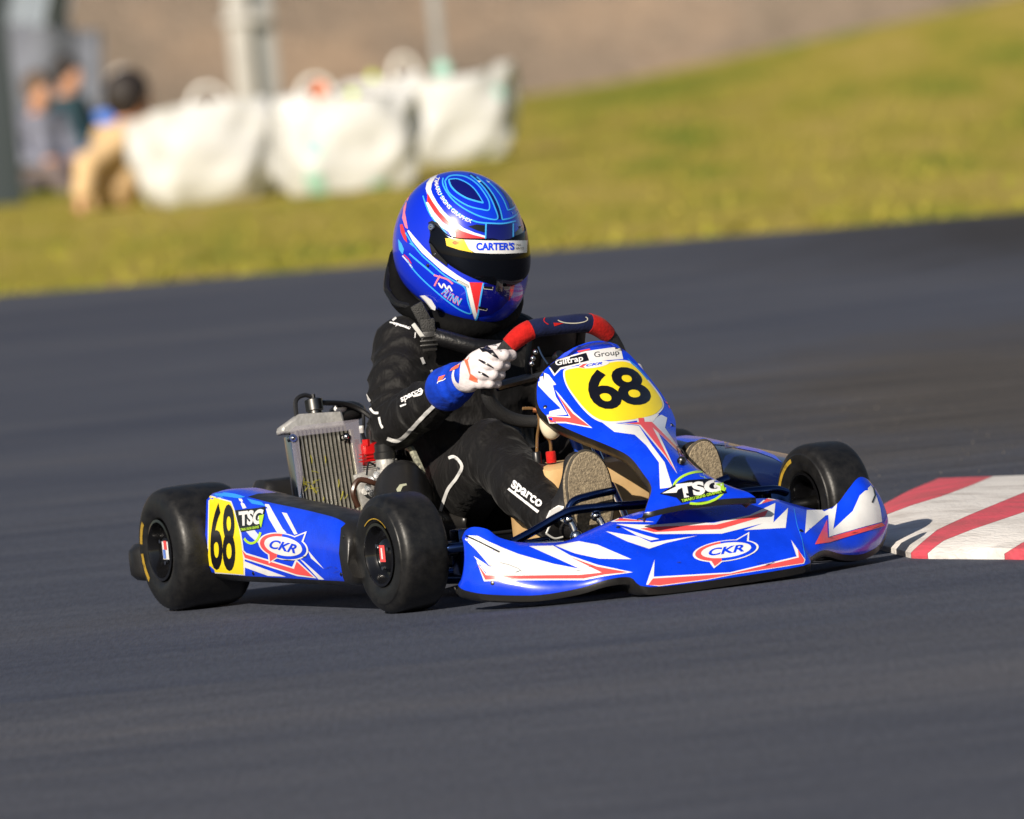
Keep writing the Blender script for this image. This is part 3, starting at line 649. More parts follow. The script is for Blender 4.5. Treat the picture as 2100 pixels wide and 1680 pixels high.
# ---- wheels
def tyre_prof(W, R, rr):
    h = W / 2
    side = [(rr, h * 0.80), (rr + 0.007, h * 0.93), (rr + 0.022, h * 1.0), (rr + 0.040, h * 1.0), (R - 0.020, h * 0.955), (R - 0.0085, h * 0.86), (R - 0.0025, h * 0.68), (R - 0.0006, h * 0.40), (R, 0.0)]
    sp = spline(side, 4); full = sp + [(r, -z) for r, z in sp[::-1][1:]]
    return full + [(rr - 0.002, -h * 0.6), (rr - 0.002, h * 0.6)]
def wheel(c, W, R, out, steer=0.0, camber=0.0, arcs=(), sticker=None, label=None):
    """out: -1 when the outer face looks to the driver's right"""
    Mx = Matrix.Translation(c) @ Matrix.Rotation(steer, 4, 'Z') @ Matrix.Rotation(camber, 4, 'X'); rr = 0.066; h = W / 2
    mb = MB(); o_ = out
    prof = [(rr + 0.0015, h * 0.90 * o_), (rr + 0.003, h * 0.97 * o_), (rr - 0.003, h * 0.98 * o_), (rr - 0.006, h * 0.90 * o_), (rr - 0.009, h * 0.72 * o_), (rr - 0.013, h * 0.62 * o_), (0.040, h * 0.60 * o_), (0.034, h * 0.72 * o_), (0.026, h * 0.80 * o_), (0.0005, h * 0.80 * o_)]
    mb.lathe(prof, 48, Mx)
    inner = [(rr + 0.003, -h * 0.95 * o_), (rr - 0.003, -h * 0.97 * o_), (rr - 0.008, -h * 0.85 * o_), (rr - 0.012, 0.12 * h * o_), (0.030, 0.10 * h * o_), (0.028, -h * 0.4 * o_), (0.0005, -h * 0.4 * o_)]
    mb.lathe(inner, 48, Mx)
    wl = obj('wheel', mb, RIMM, kart, angle=35)
    if label: wl['label'] = label
    mb = MB(); mb.lathe(tyre_prof(W, R, rr), 96, Mx, close=True); obj('tyre', mb, RUBBER, wl, angle=60)
    for k in range(3):                                               # hub bolts
        a = k * 2.094 + 0.4; mb = MB(); p = Mx @ Vector((0.030 * math.cos(a), h * 0.70 * o_, 0.030 * math.sin(a))); q = Mx @ Vector((0.030 * math.cos(a), h * 0.84 * o_, 0.030 * math.sin(a)))
        mb.tube([p, q], 0.0045, 6); obj('hub_bolt', mb, CHROME, wl)
    mb = MB(); mb.tube([Mx @ Vector((0, h * 0.4 * o_, 0)), Mx @ Vector((0, h * 0.795 * o_, 0))], 0.012, 12); obj('hub_nut', mb, STEEL, wl)
    for (side, r0, r1, a0, a1, m_) in arcs:                          # moulded side-wall marking
        rows = []
        for t in np.linspace(math.radians(a0), math.radians(a1), 24):
            rows.append([Mx @ Vector((r * math.cos(t), side * (h * 1.0 + 0.0012), r * math.sin(t))) for r in (r0, (r0 + r1) / 2, r1)])
        mb = MB(); mb.grid(rows); obj('sidewall_marking', mb, m_, wl)
    if sticker:
        for (m_, r0, x0, x1, z0, z1) in sticker:
            mb = MB(); y = h * (0.802 + 0.004 * r0) * o_; mb.add([Mx @ Vector((x, y + 0.0008 * o_ * r0, z)) for x, z in ((x0, z0), (x1, z0), (x1, z1), (x0, z1))], [(0, 1, 2, 3)]); obj('hub_sticker', mb, m_, wl)
    return wl
YW = mat('yellow_tyre_paint', (0.38, 0.24, 0.02), 0.65, col2=(0.12, 0.08, 0.01), vscale=60, contrast=(0.3, 0.55))
YR = 0.572
RR_ = wheel(Vector((0, -YR, 0.1395)), 0.184, 0.1395, -1, 0, 0, arcs=((-1, 0.088, 0.101, 185, 225, YW), (-1, 0.088, 0.101, 140, 172, YW)), sticker=((WHITE, 1, -0.016, 0.018, -0.022, 0.018), (RED, 2, -0.004, 0.012, 0.0, 0.020), (mat('sticker_blue', (0.1, 0.2, 0.6), 0.4), 2, -0.012, 0.002, -0.020, 0.0)))
RL_ = wheel(Vector((0, YR, 0.1395)), 0.184, 0.1395, 1)
ST = math.radians(3.0)
FR_w = wheel(Vector((1.024, -0.517, 0.1295)), 0.118, 0.1295, -1, ST, math.radians(0), arcs=((-1, 0.0775, 0.0795, 48, 128, YW),), sticker=((RED, 1, -0.012, 0.014, -0.016, 0.020), (WHITE, 2, -0.003, 0.004, -0.010, 0.014)))
FL_w = wheel(Vector((1.022, 0.500, 0.1295)), 0.116, 0.1295, 1, ST + 0.03, math.radians(0), arcs=((-1, 0.094, 0.103, 108, 196, YW),))

# ---- frame
def tubepart(name, paths, r, m_, parent=kart, n=10, smooth=5):
    mb = MB()
    for p in paths: mb.tube(spline(p, smooth) if smooth else p, r, n)
    return obj(name, mb, m_, parent)
fr = tubepart('frame', [[(-0.16, -0.28, 0.05), (0.1, -0.30, 0.045), (0.5, -0.31, 0.045), (0.85, -0.25, 0.045), (1.05, -0.30, 0.06)],
                        [(-0.16, 0.28, 0.05), (0.1, 0.30, 0.045), (0.5, 0.31, 0.045), (0.85, 0.25, 0.045), (1.05, 0.30, 0.06)],
                        [(1.0, -0.27, 0.05), (1.25, -0.20, 0.05), (1.32, 0, 0.05), (1.25, 0.20, 0.05), (1.0, 0.27, 0.05)],
                        [(0.2, -0.30, 0.045), (0.2, 0.30, 0.045)], [(0.6, -0.30, 0.045), (0.6, 0.30, 0.045)]], 0.015, CHROMEBLUE)
mb = MB(); mb.box((0.93, 0, 0.034), (0.62, 0.50, 0.004)); obj('floor_tray', mb, STEEL, kart)
tubepart('rear_axle', [[(0, -0.60, 0.1395), (0, 0.60, 0.1395)]], 0.025, CHROME, n=16, smooth=0)
mb = MB(); mb.lathe([(0.03, 0.20), (0.095, 0.20), (0.095, 0.21), (0.03, 0.21)], 40, Matrix.Translation((0, 0, 0.1395))); obj('brake_disc', mb, STEEL, kart)
for s in (-1, 1):
    tubepart('stub_axle', [[(1.045, s * 0.40, 0.125), (1.045, s * 0.47, 0.1295)]], 0.017, STEEL, smooth=0)
    mb = MB(); mb.box((1.04, s * 0.375, 0.115), (0.05, 0.05, 0.10), bev=0.006); mb.tube([(1.04, s * 0.36, 0.10), (1.04, s * 0.26, 0.075)], 0.015, 10); obj('steering_yoke', mb, CHROMEBLUE, kart)
    tubepart('tie_rod', [[(1.10, s * 0.40, 0.115), (1.08, s * 0.03, 0.13)]], 0.007, CHROMEBLUE, smooth=0)
    tubepart('side_pod_bar', [[(0.15, s * 0.30, 0.07), (0.2, s * 0.50, 0.08), (0.3, s * 0.54, 0.09), (0.75, s * 0.54, 0.09), (0.85, s * 0.50, 0.08), (0.88, s * 0.28, 0.06)]], 0.010, CHROMEBLUE)
    tubepart('nose_support', [[(1.10, s * 0.29, 0.075), (1.25, s * 0.33, 0.10), (1.32, s * 0.36, 0.11)]], 0.010, CHROMEBLUE)
# low visible tubes beside the front right wheel
tubepart('front_bumper_tube', [[onX(900, 1129, 1.12), onX(945, 1122, 1.16), onX(1000, 1118, 1.22)]], 0.011, CHROMEBLUE)

# ---- nose fairing
TOP = [(947, 1104, 1.255), (955, 1088, 1.265), (972, 1081, 1.28), (1000, 1086, 1.30), (1025, 1103, 1.31), (1075, 1113, 1.32), (1155, 1111, 1.33), (1195, 1094, 1.33), (1260, 1066, 1.33), (1330, 1046, 1.33), (1430, 1036, 1.34), (1530, 1024, 1.33), (1585, 1023, 1.33), (1625, 1033, 1.32), (1680, 1046, 1.31), (1714, 1036, 1.31), (1738, 1006, 1.30), (1760, 980, 1.285), (1778, 982, 1.27), (1790, 995, 1.26)]
BOT = [(939, 1199, 1.255), (944, 1206, 1.27), (958, 1212, 1.29), (990, 1218, 1.33), (1040, 1221, 1.37), (1110, 1220, 1.42), (1190, 1206, 1.46), (1245, 1189, 1.49), (1292, 1184, 1.50), (1331, 1204, 1.53), (1490, 1186, 1.545), (1648, 1160, 1.53), (1662, 1143, 1.50), (1690, 1128, 1.47), (1728, 1137, 1.42), (1765, 1137, 1.38), (1790, 1127, 1.34), (1806, 1114, 1.31), (1815, 1098, 1.285), (1819, 1083, 1.265)]
tp = spline([tuple(onX(*t)) for t in TOP], 4); bt = spline([tuple(onX(*t)) for t in BOT], 4); NS = len(tp)
mb = MB(); rows = []; VR = np.linspace(0, 1, 11)
for v in VR:
    row = []
    for i in range(NS):
        T, B = tp[i], bt[i]; u = i / (NS - 1); c = math.exp(-((u - 0.5) / 0.17) ** 2); wing = 1 - c
        bulge = 4 * v * (1 - v); k = v ** (1.0 - 0.0 * c)
        p = T.lerp(B, k) + Vector((0.55, 0, 0.83)) * (0.016 * c * bulge) + Vector((1, 0, 0.05)) * (wing * 0.030 * (v ** 0.8) * (1 - v) ** 0.6 * 2)
        row.append(p)
    rows.append(row)
low = [p + Vector((-0.004, 0, -0.013 - 0.004 * math.exp(-((i / (NS - 1) - 0.5) / 0.15) ** 2))) for i, p in enumerate(rows[-1])]
low2 = [p + Vector((-0.03 * math.exp(-((i / (NS - 1) - 0.5) / 0.42) ** 6) - 0.002, 0, -0.003)) for i, p in enumerate(low)]; low3 = [p + Vector((-0.10 * math.exp(-((i / (NS - 1) - 0.5) / 0.36) ** 4) - 0.004, 0, 0.012)) for i, p in enumerate(low2)]
edge = [p + Vector((-0.012, 0, -0.004)) for p in rows[0]]
mb.grid([edge, rows[0]], 1); mb.grid(rows, 0); mb.grid([rows[-1], low, low2, low3], 1)
nose = obj('nose_fairing', mb, [BLUE, PLASTIC], kart, angle=50)
solid(nose, 0.004, -1.0)
nb = bvh_of(nose)
def W_(name, pts, b, par, m_=WHITE, off=0.0006, **k): return decal(name, pts, b, m_, par, off, **k)
# right wing flashes
W_('white_flash', Z4([(258, 512), (285, 484), (350, 488), (430, 530), (540, 578), (640, 618), (760, 652), (900, 690), (1078, 724), (1225, 745), (1080, 765), (640, 768), (420, 764), (385, 720), (322, 632), (452, 720), (340, 590)]), nb, nose)
W_('white_flash', Z4([(718, 562), (890, 558), (1215, 744), (1085, 726)]), nb, nose)
W_('white_flash', Z4([(905, 558), (1075, 526), (1210, 552), (1452, 656), (1220, 652), (1040, 612)]), nb, nose)
W_('white_outline', Z4([(340, 662), (407, 758), (640, 763), (1075, 761), (1212, 747), (985, 620), (1210, 697), (1462, 750), (1265, 777), (1115, 807), (640, 807), (396, 813)]), nb, nose, off=0.0010)
W_('red_flash', Z4([(352, 692), (410, 770), (640, 774), (1080, 770), (1240, 753), (1020, 645), (1205, 710), (1425, 750), (1260, 766), (1110, 796), (640, 797), (404, 802)]), nb, nose, RED, 0.0014)
# upper centre stripes
W_('white_flash', [(1263, 1075), (1340, 1077), (1400, 1072), (1463, 1073), (1537, 1057), (1590, 1032), (1586, 1072), (1616, 1042), (1611, 1083), (1526, 1088), (1564, 1074), (1480, 1095), (1346, 1096), (1300, 1084)], nb, nose)
W_('red_flash', [(1313, 1085), (1349, 1081), (1469, 1077), (1537, 1060), (1575, 1047), (1569, 1059), (1477, 1086), (1340, 1092)], nb, nose, RED, 0.0011)
W_('white_flash', [(1242, 1090), (1309, 1101), (1336, 1113), (1430, 1099), (1366, 1114), (1331, 1126), (1286, 1111)], nb, nose)
W_('white_flash', [(1275, 1082), (1322, 1098), (1352, 1106), (1334, 1109), (1306, 1099)], nb, nose)
W_('white_outline', [(1252, 1071), (1271, 1062), (1342, 1071)], nb, nose); W_('red_flash', [(1259, 1069), (1273, 1064), (1330, 1070)], nb, nose, RED, 0.0011)
W_('white_outline', Z6([(960, 615), (1018, 566), (1092, 578)]), nb, nose); W_('red_flash', Z6([(985, 608), (1022, 573), (1076, 581)]), nb, nose, RED, 0.0011)
# lower centre border
W_('white_outline', Z6([(158, 1188), (218, 1010), (212, 1132), (760, 1100), (1238, 986), (1198, 868), (1300, 1010), (1290, 1037), (800, 1114), (600, 1153), (250, 1199)]), nb, nose)
W_('red_flash', Z6([(172, 1190), (205, 1145), (760, 1110), (1252, 994), (1246, 935), (1292, 1010), (1284, 1034), (800, 1110), (600, 1149), (250, 1195)]), nb, nose, RED, 0.0011)
W_('panel_seam', thicken(Z6([(1218, 640), (1240, 760), (1275, 860), (1300, 1000)]), 1.3), nb, nose, LBLUE, 0.0008)
# left wing flashes
W_('white_flash', Z6([(1310, 652), (1420, 652), (1530, 604), (1500, 790), (1640, 660), (1690, 548), (1770, 475), (1800, 520), (1838, 640), (1850, 735), (1500, 835), (1470, 845), (1465, 690), (1448, 690), (1297, 820)]), nb, nose)
W_('red_flash', Z6([(1368, 900), (1455, 722), (1460, 852), (1850, 742), (1868, 765), (1470, 885)]), nb, nose, RED, 0.0012)
W_('slot', thicken(Z6([(1787, 490), (1800, 545), (1778, 600)]), 3.2), nb, nose, BLACKV, 0.0014)
W_('slot', thicken(Z4([(265, 486), (360, 530), (505, 605)]), 3.0), nb, nose, BLACKV, 0.0014)
W_('scuff', thicken(Z4([(510, 680), (570, 695), (640, 722), (665, 745)]), 1.6), nb, nose, mat('scuff_grey', (0.25, 0.25, 0.26), 0.6), 0.0012)
def logo(cx, cy, rx, ry, ang, b, par, o=0.0016):
    q = lambda k, **kw: oval(cx, cy, rx * k, ry * k, ang, 40, **kw); c, s = math.cos(math.radians(ang)), math.sin(math.radians(ang))
    L_ = lambda x, y: (cx + c * x * rx - s * y * ry, cy + s * x * rx + c * y * ry)
    W_('logo_outline', [L_(-0.55, 0.75), L_(-0.42, 1.5), L_(-0.1, 0.9)], b, par, WHITE, o - 0.0002); W_('logo_spike', [L_(-0.47, 0.8), L_(-0.39, 1.33), L_(-0.16, 0.9)], b, par, RED, o + 0.0003)
    W_('logo_outline', [L_(0.28, -0.85), L_(0.78, -1.5), L_(0.72, -0.5)], b, par, WHITE, o - 0.0002); W_('logo_spike', [L_(0.37, -0.85), L_(0.72, -1.3), L_(0.66, -0.6)], b, par, BLUE, o + 0.0003)
    W_('logo_outline', q(1.0), b, par, WHITE, o)
    W_('logo_crescent', oval(cx, cy, rx * 0.93, ry * 0.92, ang, 30, 100, 262), b, par, RED, o + 0.0005); W_('logo_crescent', oval(cx, cy, rx * 0.93, ry * 0.92, ang, 30, -98, 100), b, par, BLUE, o + 0.0005)
    x0 = -0.02
    W_('logo_oval', oval(*L_(0.01, -0.02), rx * 0.76, ry * 0.70, ang, 36), b, par, WHITE, o + 0.0010)
    letters('team_lettering', 'CKR', L_(-0.58, 0.33), L_(0.54, 0.33), L_(-0.46, -0.36), b, BLUE, par, o + 0.0015, bold=0.03, tr=L_(0.66, -0.36))
logo(1280 + 728 / 3.5, 860 + 948 / 3.5, 68, 21.5, -7.5, nb, nose)

# ---- front panel carrying the number
PR = [((1165, 727), (1262, 712)), ((1145, 736), (1278, 717)), ((1124, 752), (1297, 733)), ((1106, 775), (1325, 766)), ((1101, 800), (1350, 798)), ((1106, 836), (1371, 830)), ((1138, 866), (1385, 862)), ((1190, 891), (1386, 890)), ((1245, 913), (1391, 915)), ((1290, 936), (1410, 943)), ((1318, 970), (1443, 970)), ((1336, 1000), (1486, 993)), ((1328, 1032), (1532, 1009)), ((1321, 1053), (1550, 1021))]
PX = [0.972, 0.965, 0.957, 0.962, 0.983, 1.010, 1.059, 1.115, 1.186, 1.258, 1.329, 1.400, 1.440, 1.452]
rows = []; BL = [0.02, 0.026, 0.032, 0.040, 0.045, 0.046, 0.042, 0.036, 0.032, 0.030, 0.028, 0.024, 0.016, 0.010]
for (a, b), x, bl in zip(PR, PX, BL):
    A = onX(*a, x); B = onX(*b, x); row = [A + Vector((-0.030, 0.010, -0.020)), A + Vector((-0.016, 0.001, -0.010))]
    for s in np.linspace(-1, 1, 11):
        row.append(A.lerp(B, (s + 1) / 2) + Vector((0.52, 0, 0.85)) * bl * (1 - abs(s) ** 2.2))
    row += [B + Vector((-0.016, -0.001, -0.010)), B + Vector((-0.030, -0.010, -0.020))]; rows.append(row)
RW = [spline([tuple(r[k]) for r in rows], 4) for k in range(len(rows[0]))]; rows2 = [[RW[k][i] for k in range(len(RW))] for i in range(len(RW[0]))]
mb = MB(); nr = len(rows2)
mb.grid([r[:3] for r in rows2], 1); mb.grid([r[2:13] for r in rows2], 0); mb.grid([r[12:] for r in rows2], 1)
last = rows2[-1]; mb.grid([last[2:13], [p + Vector((0.0, 0, -0.012)) for p in last[2:13]], [p + Vector((-0.04, 0, -0.015)) for p in last[2:13]]], 1)
panel = obj('front_panel', mb, [BLUE, PLASTIC], kart, angle=50); solid(panel, 0.0035, -1.0)
pb = bvh_of(panel)
def PD(name, z, m_=WHITE, off=0.0006, **k): return decal(name, Z5(z), pb, m_, panel, off, **k)
PD('white_outline', [(402, 440), (435, 402), (620, 374), (790, 346), (880, 355), (945, 405), (1020, 495), (1092, 588), (1124, 660), (1110, 706), (1048, 752), (900, 786), (725, 800), (632, 774), (550, 706), (470, 604), (420, 520)], smooth=3)
PD('number_plate', [(414, 442), (446, 413), (622, 386), (790, 357), (872, 366), (932, 411), (1010, 500), (1080, 592), (1112, 660), (1098, 699), (1040, 743), (900, 774), (732, 788), (640, 762), (560, 698), (480, 600), (430, 520)], YELLOW, 0.0011, smooth=3)
letters('race_number', '68', Z5([(640, 716)])[0], Z5([(1062, 655)])[0], Z5([(512, 432)])[0], pb, BLACKV, panel, 0.0017, bold=0.028, tr=Z5([(918, 383)])[0], space=0.92)
PD('sponsor_outline', [(288, 382), (330, 350), (560, 282), (760, 252), (815, 262), (832, 338), (600, 356), (385, 414), (338, 462)])
PD('sponsor_panel', [(302, 385), (345, 355), (566, 293), (588, 350), (380, 402), (342, 446)], BLACKV, 0.0011)
letters('sponsor_lettering', 'Giltrap', Z5([(352, 402)])[0], Z5([(548, 365)])[0], Z5([(344, 348)])[0], pb, WHITE, panel, 0.0017, bold=0.02, tr=Z5([(540, 308)])[0])
letters('sponsor_lettering', 'Group', Z5([(628, 340)])[0], Z5([(806, 318)])[0], Z5([(620, 288)])[0], pb, BLACKV, panel, 0.0012, tr=Z5([(798, 270)])[0])
PD('red_flash', [(500, 280), (590, 262), (596, 272), (512, 292)], RED, 0.0012)
PD('logo_oval', oval(622, 380, 112, 24, -8), off=0.0016)
letters('team_lettering', 'CKR', Z5([(560, 398)])[0], Z5([(680, 380)])[0], Z5([(572, 378)])[0], pb, BLUE, panel, 0.0021, bold=0.03, tr=Z5([(694, 360)])[0])
PD('red_flash', [(512, 400), (545, 378), (575, 374), (545, 396), (560, 408)], RED, 0.0021)
PD('white_flash', [(224, 470), (262, 436), (300, 452), (352, 522), (328, 528), (350, 610), (432, 738), (300, 742), (304, 715), (386, 694), (300, 610), (224, 530)])
PD('white_outline', [(345, 560), (372, 590), (480, 722), (612, 836), (420, 800), (305, 800), (285, 740), (446, 752)], off=0.0010)
PD('red_flash', [(360, 592), (470, 730), (596, 826), (420, 791), (312, 790), (296, 752), (458, 762)], RED, 0.0014)
PD('white_flash', [(670, 785), (800, 803), (945, 818), (1040, 960), (1130, 1080), (1186, 1258), (1098, 1270), (1090, 1082), (1000, 960), (915, 882), (770, 862)])
PD('white_flash', [(1002, 800), (1105, 738), (1148, 760), (1132, 832), (1236, 985), (1220, 985)], mat('pale_vinyl', (0.62, 0.68, 0.80), 0.3, coat=0.4)); PD('white_flash', [(1236, 985), (1330, 1075), (1420, 1145), (1380, 1130), (1220, 985)], MATS['pale_vinyl'])
PD('white_outline', [(800, 800), (935, 798), (925, 758), (990, 757), (1090, 735), (1045, 790), (1240, 990), (1360, 1130), (1190, 975), (1080, 860), (1222, 1165), (1140, 1050), (1040, 930), (945, 815)], off=0.0010)
PD('red_flash', [(850, 803), (945, 795), (940, 765), (980, 764), (985, 792), (1036, 792), (1235, 992), (1340, 1110), (1190, 965), (1040, 830), (1208, 1148), (1135, 1035), (1040, 915), (955, 812)], RED, 0.0015)
PD('red_flash', [(1140, 610), (1182, 655), (1162, 695), (1150, 660)], RED, 0.0010)
PD('light_flash', [(860, 330), (940, 400), (1020, 490), (1000, 485), (900, 385)], LBLUE, 0.0008)
PD('pin', oval(1248, 1078, 32, 28), STEEL, 0.004); 
mb = MB(); pc = pb.ray_cast(CAM, ray(*Z5([(1248, 1078)])[0]))[0]; mb.sphere(pc + Vector((0.004, 0, 0.004)), 0.009, 12, 8); mb.tube(spline([pc, pc + Vector((0.012, 0.004, 0.02)), pc + Vector((0.0, -0.006, 0.034)), pc + Vector((-0.004, 0.0, 0.012))], 5), 0.0012, 6); obj('fixing_pin', mb, STEEL, panel)
PD('ring_arc', arcband(1378, 1262, 196, 122, 17, -6, 185, 300), LIME, 0.0010); PD('ring_arc', arcband(1378, 1262, 196, 122, 17, -6, 10, 115), LIME, 0.0010)
PD('logo_backing', [(1096, 1308), (1205, 1240), (1300, 1210), (1540, 1192), (1575, 1300), (1420, 1330), (1250, 1372), (1215, 1335)], BLACKV, 0.0014)
letters('sponsor_lettering', 'TSG', Z5([(1228, 1345)])[0], Z5([(1548, 1285)])[0], Z5([(1208, 1240)])[0], pb, WHITE, panel, 0.0019, bold=0.05, tr=Z5([(1532, 1202)])[0])
PD('white_flash', [(1112, 1306), (1215, 1256), (1300, 1240), (1225, 1280), (1215, 1300)], WHITE, 0.0019)
PD('lime_flash', [(1490, 1240), (1548, 1232), (1562, 1292), (1530, 1282), (1528, 1258)], LIME, 0.0024)
letters('sponsor_lettering', 'TIMARU SIGNS GRAPHIX', Z5([(1252, 1368)])[0], Z5([(1540, 1300)])[0], Z5([(1248, 1348)])[0], pb, LIME, panel, 0.0020, bold=0.02, tr=Z5([(1536, 1280)])[0])

# ---- side pods
PT = [(535, 702), (560, 692), (640, 687), (760, 716), (900, 752), (1050, 783), (1200, 818), (1310, 850), (1375, 895), (1410, 970), (1424, 1080)]
PB_ = [(545, 1192), (570, 1196), (640, 1205), (760, 1215), (900, 1222), (1050, 1230), (1200, 1238), (1310, 1243), (1375, 1245), (1412, 1243), (1424, 1215)]
def pod(side):
    t = spline([tuple(onY(*Z3([q])[0], -0.585)) for q in PT], 4); b = spline([tuple(onY(*Z3([q])[0], -0.60)) for q in PB_], 4); rows = []
    for T, B in zip(t, b):
        zt, zb, x, xb = T.z, B.z, T.x, B.x; L_ = lambda y, k: Vector((xb + (x - xb) * k, y, zb + (zt - zb) * k))
        rows.append([L_(-0.47, 0.25), L_(-0.475, 0.80), L_(-0.485, 0.97), L_(-0.51, 1.005), L_(-0.555, 1.02), L_(-0.580, 0.995), L_(-0.592, 0.93), L_(-0.603, 0.5), L_(-0.600, 0.10), L_(-0.597, 0.02), L_(-0.585, -0.06), L_(-0.50, -0.08)])
    if side > 0: rows = [[Vector((p.x, -p.y, p.z)) for p in r] for r in rows]
    mb = MB(); n = len(rows); fr0 = [r for r in rows]
    mb.grid([r[:6] for r in rows[12:]], 2 if side > 0 else 1); mb.grid([r[:4] for r in rows[:13]], 2 if side > 0 else 1); mb.grid([r[3:6] for r in rows[:13]], 0); mb.grid([r[5:10] for r in rows[:-9]], 0); mb.grid([r[5:10] for r in rows[-10:]], 1); mb.grid([r[9:] for r in rows], 1)
    for r in (rows[0], rows[-1]): c = sum(r, Vector()) / len(r); mb.add(r + [c], [(i, i + 1, len(r)) for i in range(len(r) - 1)], 1)
    o = obj('side_pod', mb, [BLUE, PLASTIC, mat('glossy_dark_pod', (0.004, 0.010, 0.06), 0.2, coat=0.5)], kart, angle=60); solid(o, 0.004, -1.0); return o
rpod = pod(-1); lpod = pod(1); lpod['label'] = 'left side pod seen from inside'; rpod['label'] = 'right side pod with yellow number plate'
lb = bvh_of(lpod)
decal('blue_top_strip', Z5([(1330, 935), (1400, 905), (1560, 930), (1800, 985), (1920, 1030), (1975, 1085), (1900, 1045), (1790, 1005), (1560, 960), (1400, 945)]), lb, BLUE, lpod, 0.001)
sb = bvh_of(rpod)
def SD(name, z, m_=WHITE, off=0.0006, **k): return decal(name, Z3(z), sb, m_, rpod, off, **k)
SD('light_blue_top', [(545, 696), (600, 686), (700, 700), (760, 718), (720, 728), (560, 705)], LBLUE, 0.0008)
SD('white_outline', [(534, 706), (675, 744), (696, 800), (729, 900), (745, 1000), (757, 1100), (759, 1200), (540, 1184), (527, 1080)])
SD('number_plate', [(541, 714), (670, 750), (689, 802), (721, 902), (737, 1000), (749, 1100), (751, 1195), (546, 1178), (533, 1080)], YELLOW, 0.0011)
letters('race_number', '68', Z3([(545, 1162)])[0], Z3([(704, 1176)])[0], Z3([(552, 752)])[0], sb, BLACKV, rpod, 0.0017, bold=0.02, tr=Z3([(696, 760)])[0], space=0.95)
SD('white_flash', [(718, 728), (738, 730), (768, 785), (745, 790)]); SD('white_flash', [(880, 762), (905, 764), (990, 912), (1015, 940), (955, 935), (905, 850)]); SD('white_flash', [(985, 812), (1016, 818), (1082, 945), (1062, 950)])
SD('light_flash', [(770, 728), (860, 750), (885, 775), (800, 760)], LBLUE); SD('pale_flash', [(745, 905), (800, 900), (850, 960), (850, 1010), (790, 960)], mat('pale_vinyl', (0.62, 0.68, 0.80)))
SD('white_flash', [(753, 1112), (830, 1142), (1010, 1208), (900, 1203), (753, 1150)]); SD('white_flash', [(1092, 1095), (1122, 1115), (1246, 1226), (1212, 1225)]); SD('white_flash', [(1145, 1045), (1245, 1162), (1165, 1095)])
SD('white_outline', [(735, 1030), (768, 1062), (1050, 1148), (1072, 1098), (1200, 1218), (1080, 1204), (755, 1100)], off=0.0010)
SD('red_flash', [(742, 1045), (768, 1072), (1062, 1160), (1078, 1114), (1182, 1209), (1080, 1194), (760, 1092)], RED, 0.0014)
SD('ring_arc', arcband(798, 900, 68, 110, 15, 0, 20, 135), LIME, 0.0012)
SD('logo_backing', [(698, 800), (888, 780), (872, 850), (852, 915), (735, 934), (720, 890)], BLACKV, 0.0014)
letters('sponsor_lettering', 'TSG', Z3([(730, 898)])[0], Z3([(856, 885)])[0], Z3([(722, 808)])[0], sb, WHITE, rpod, 0.0019, bold=0.05, tr=Z3([(880, 790)])[0])
SD('lime_flash', [(848, 832), (880, 825), (862, 908), (850, 876)], LIME, 0.0024)
letters('sponsor_lettering', 'TIMARU SIGNS GRAPHIX', Z3([(736, 928)])[0], Z3([(848, 910)])[0], Z3([(734, 912)])[0], sb, LIME, rpod, 0.0020, bold=0.02, tr=Z3([(850, 893)])[0])
logo(250 + 997 / 3, 780 + 1022 / 3, 52, 27, 12, sb, rpod)

# ---- rear bumper
rows = []
for y in np.linspace(-0.635, 0.635, 70):
    a = abs(y); zt = 0.150 + 0.020 * sst(0.60, 0.5, a) + 0.088 * sst(0.345, 0.305, a) * sst(0.10, 0.16, a); zb = 0.060; e = math.sqrt(max(0.0, 1 - max(0, (a - 0.59) / 0.046) ** 2)); xc = -0.235; hx = 0.045 * e + 0.006
    zc = (zt + zb) / 2; hz = (zt - zb) / 2 * (0.55 + 0.45 * e)
    rows.append([Vector((xc + hx * (abs(math.cos(t)) ** 0.5) * (1 if math.cos(t) > 0 else -1), y, zc + hz * (abs(math.sin(t)) ** 0.5) * (1 if math.sin(t) > 0 else -1))) for t in np.linspace(0, 2 * math.pi, 24, endpoint=False)])
mb = MB(); mb.grid(rows, closed=True); mb.f += [tuple(range(24)), tuple(range(69 * 24, 70 * 24))]; mb.m += [0, 0]
rb = obj('rear_bumper', mb, PLASTIC, kart, angle=50)
for y in (-0.26, 0.26): tubepart('bumper_mount', [[(-0.10, y, 0.06), (-0.22, y, 0.10)]], 0.012, CHROMEBLUE, smooth=0)

# ---- seat
rows = []
SPN = [(0.08, 0.36, 0.15), (0.09, 0.30, 0.18), (0.12, 0.22, 0.205), (0.18, 0.13, 0.215), (0.32, 0.075, 0.205), (0.46, 0.085, 0.185), (0.55, 0.12, 0.165)]
HT = [0.02, 0.07, 0.13, 0.20, 0.19, 0.10, 0.04]
for (x, z, w_), h in zip(SPN, HT):
    row = []
    for s in np.linspace(-1, 1, 17):
        a = abs(s); k = max(0, (a - 0.45) / 0.55); row.append((x + 0.15 * k ** 1.5 * (1 if z > 0.2 else 0.2), math.copysign(w_ * (min(a, 0.45) / 0.45 * 0.72 + 0.28 * math.sin(k * math.pi / 2)), s), z + h * k ** 2))
    rows.append(row)
cols = [spline([r[k] for r in rows], 4) for k in range(17)]
mb = MB(); mb.grid([[cols[k][i] for k in range(17)] for i in range(len(cols[0]))]); seat = obj('seat', mb, PLASTIC, kart); solid(seat, 0.006, 0)

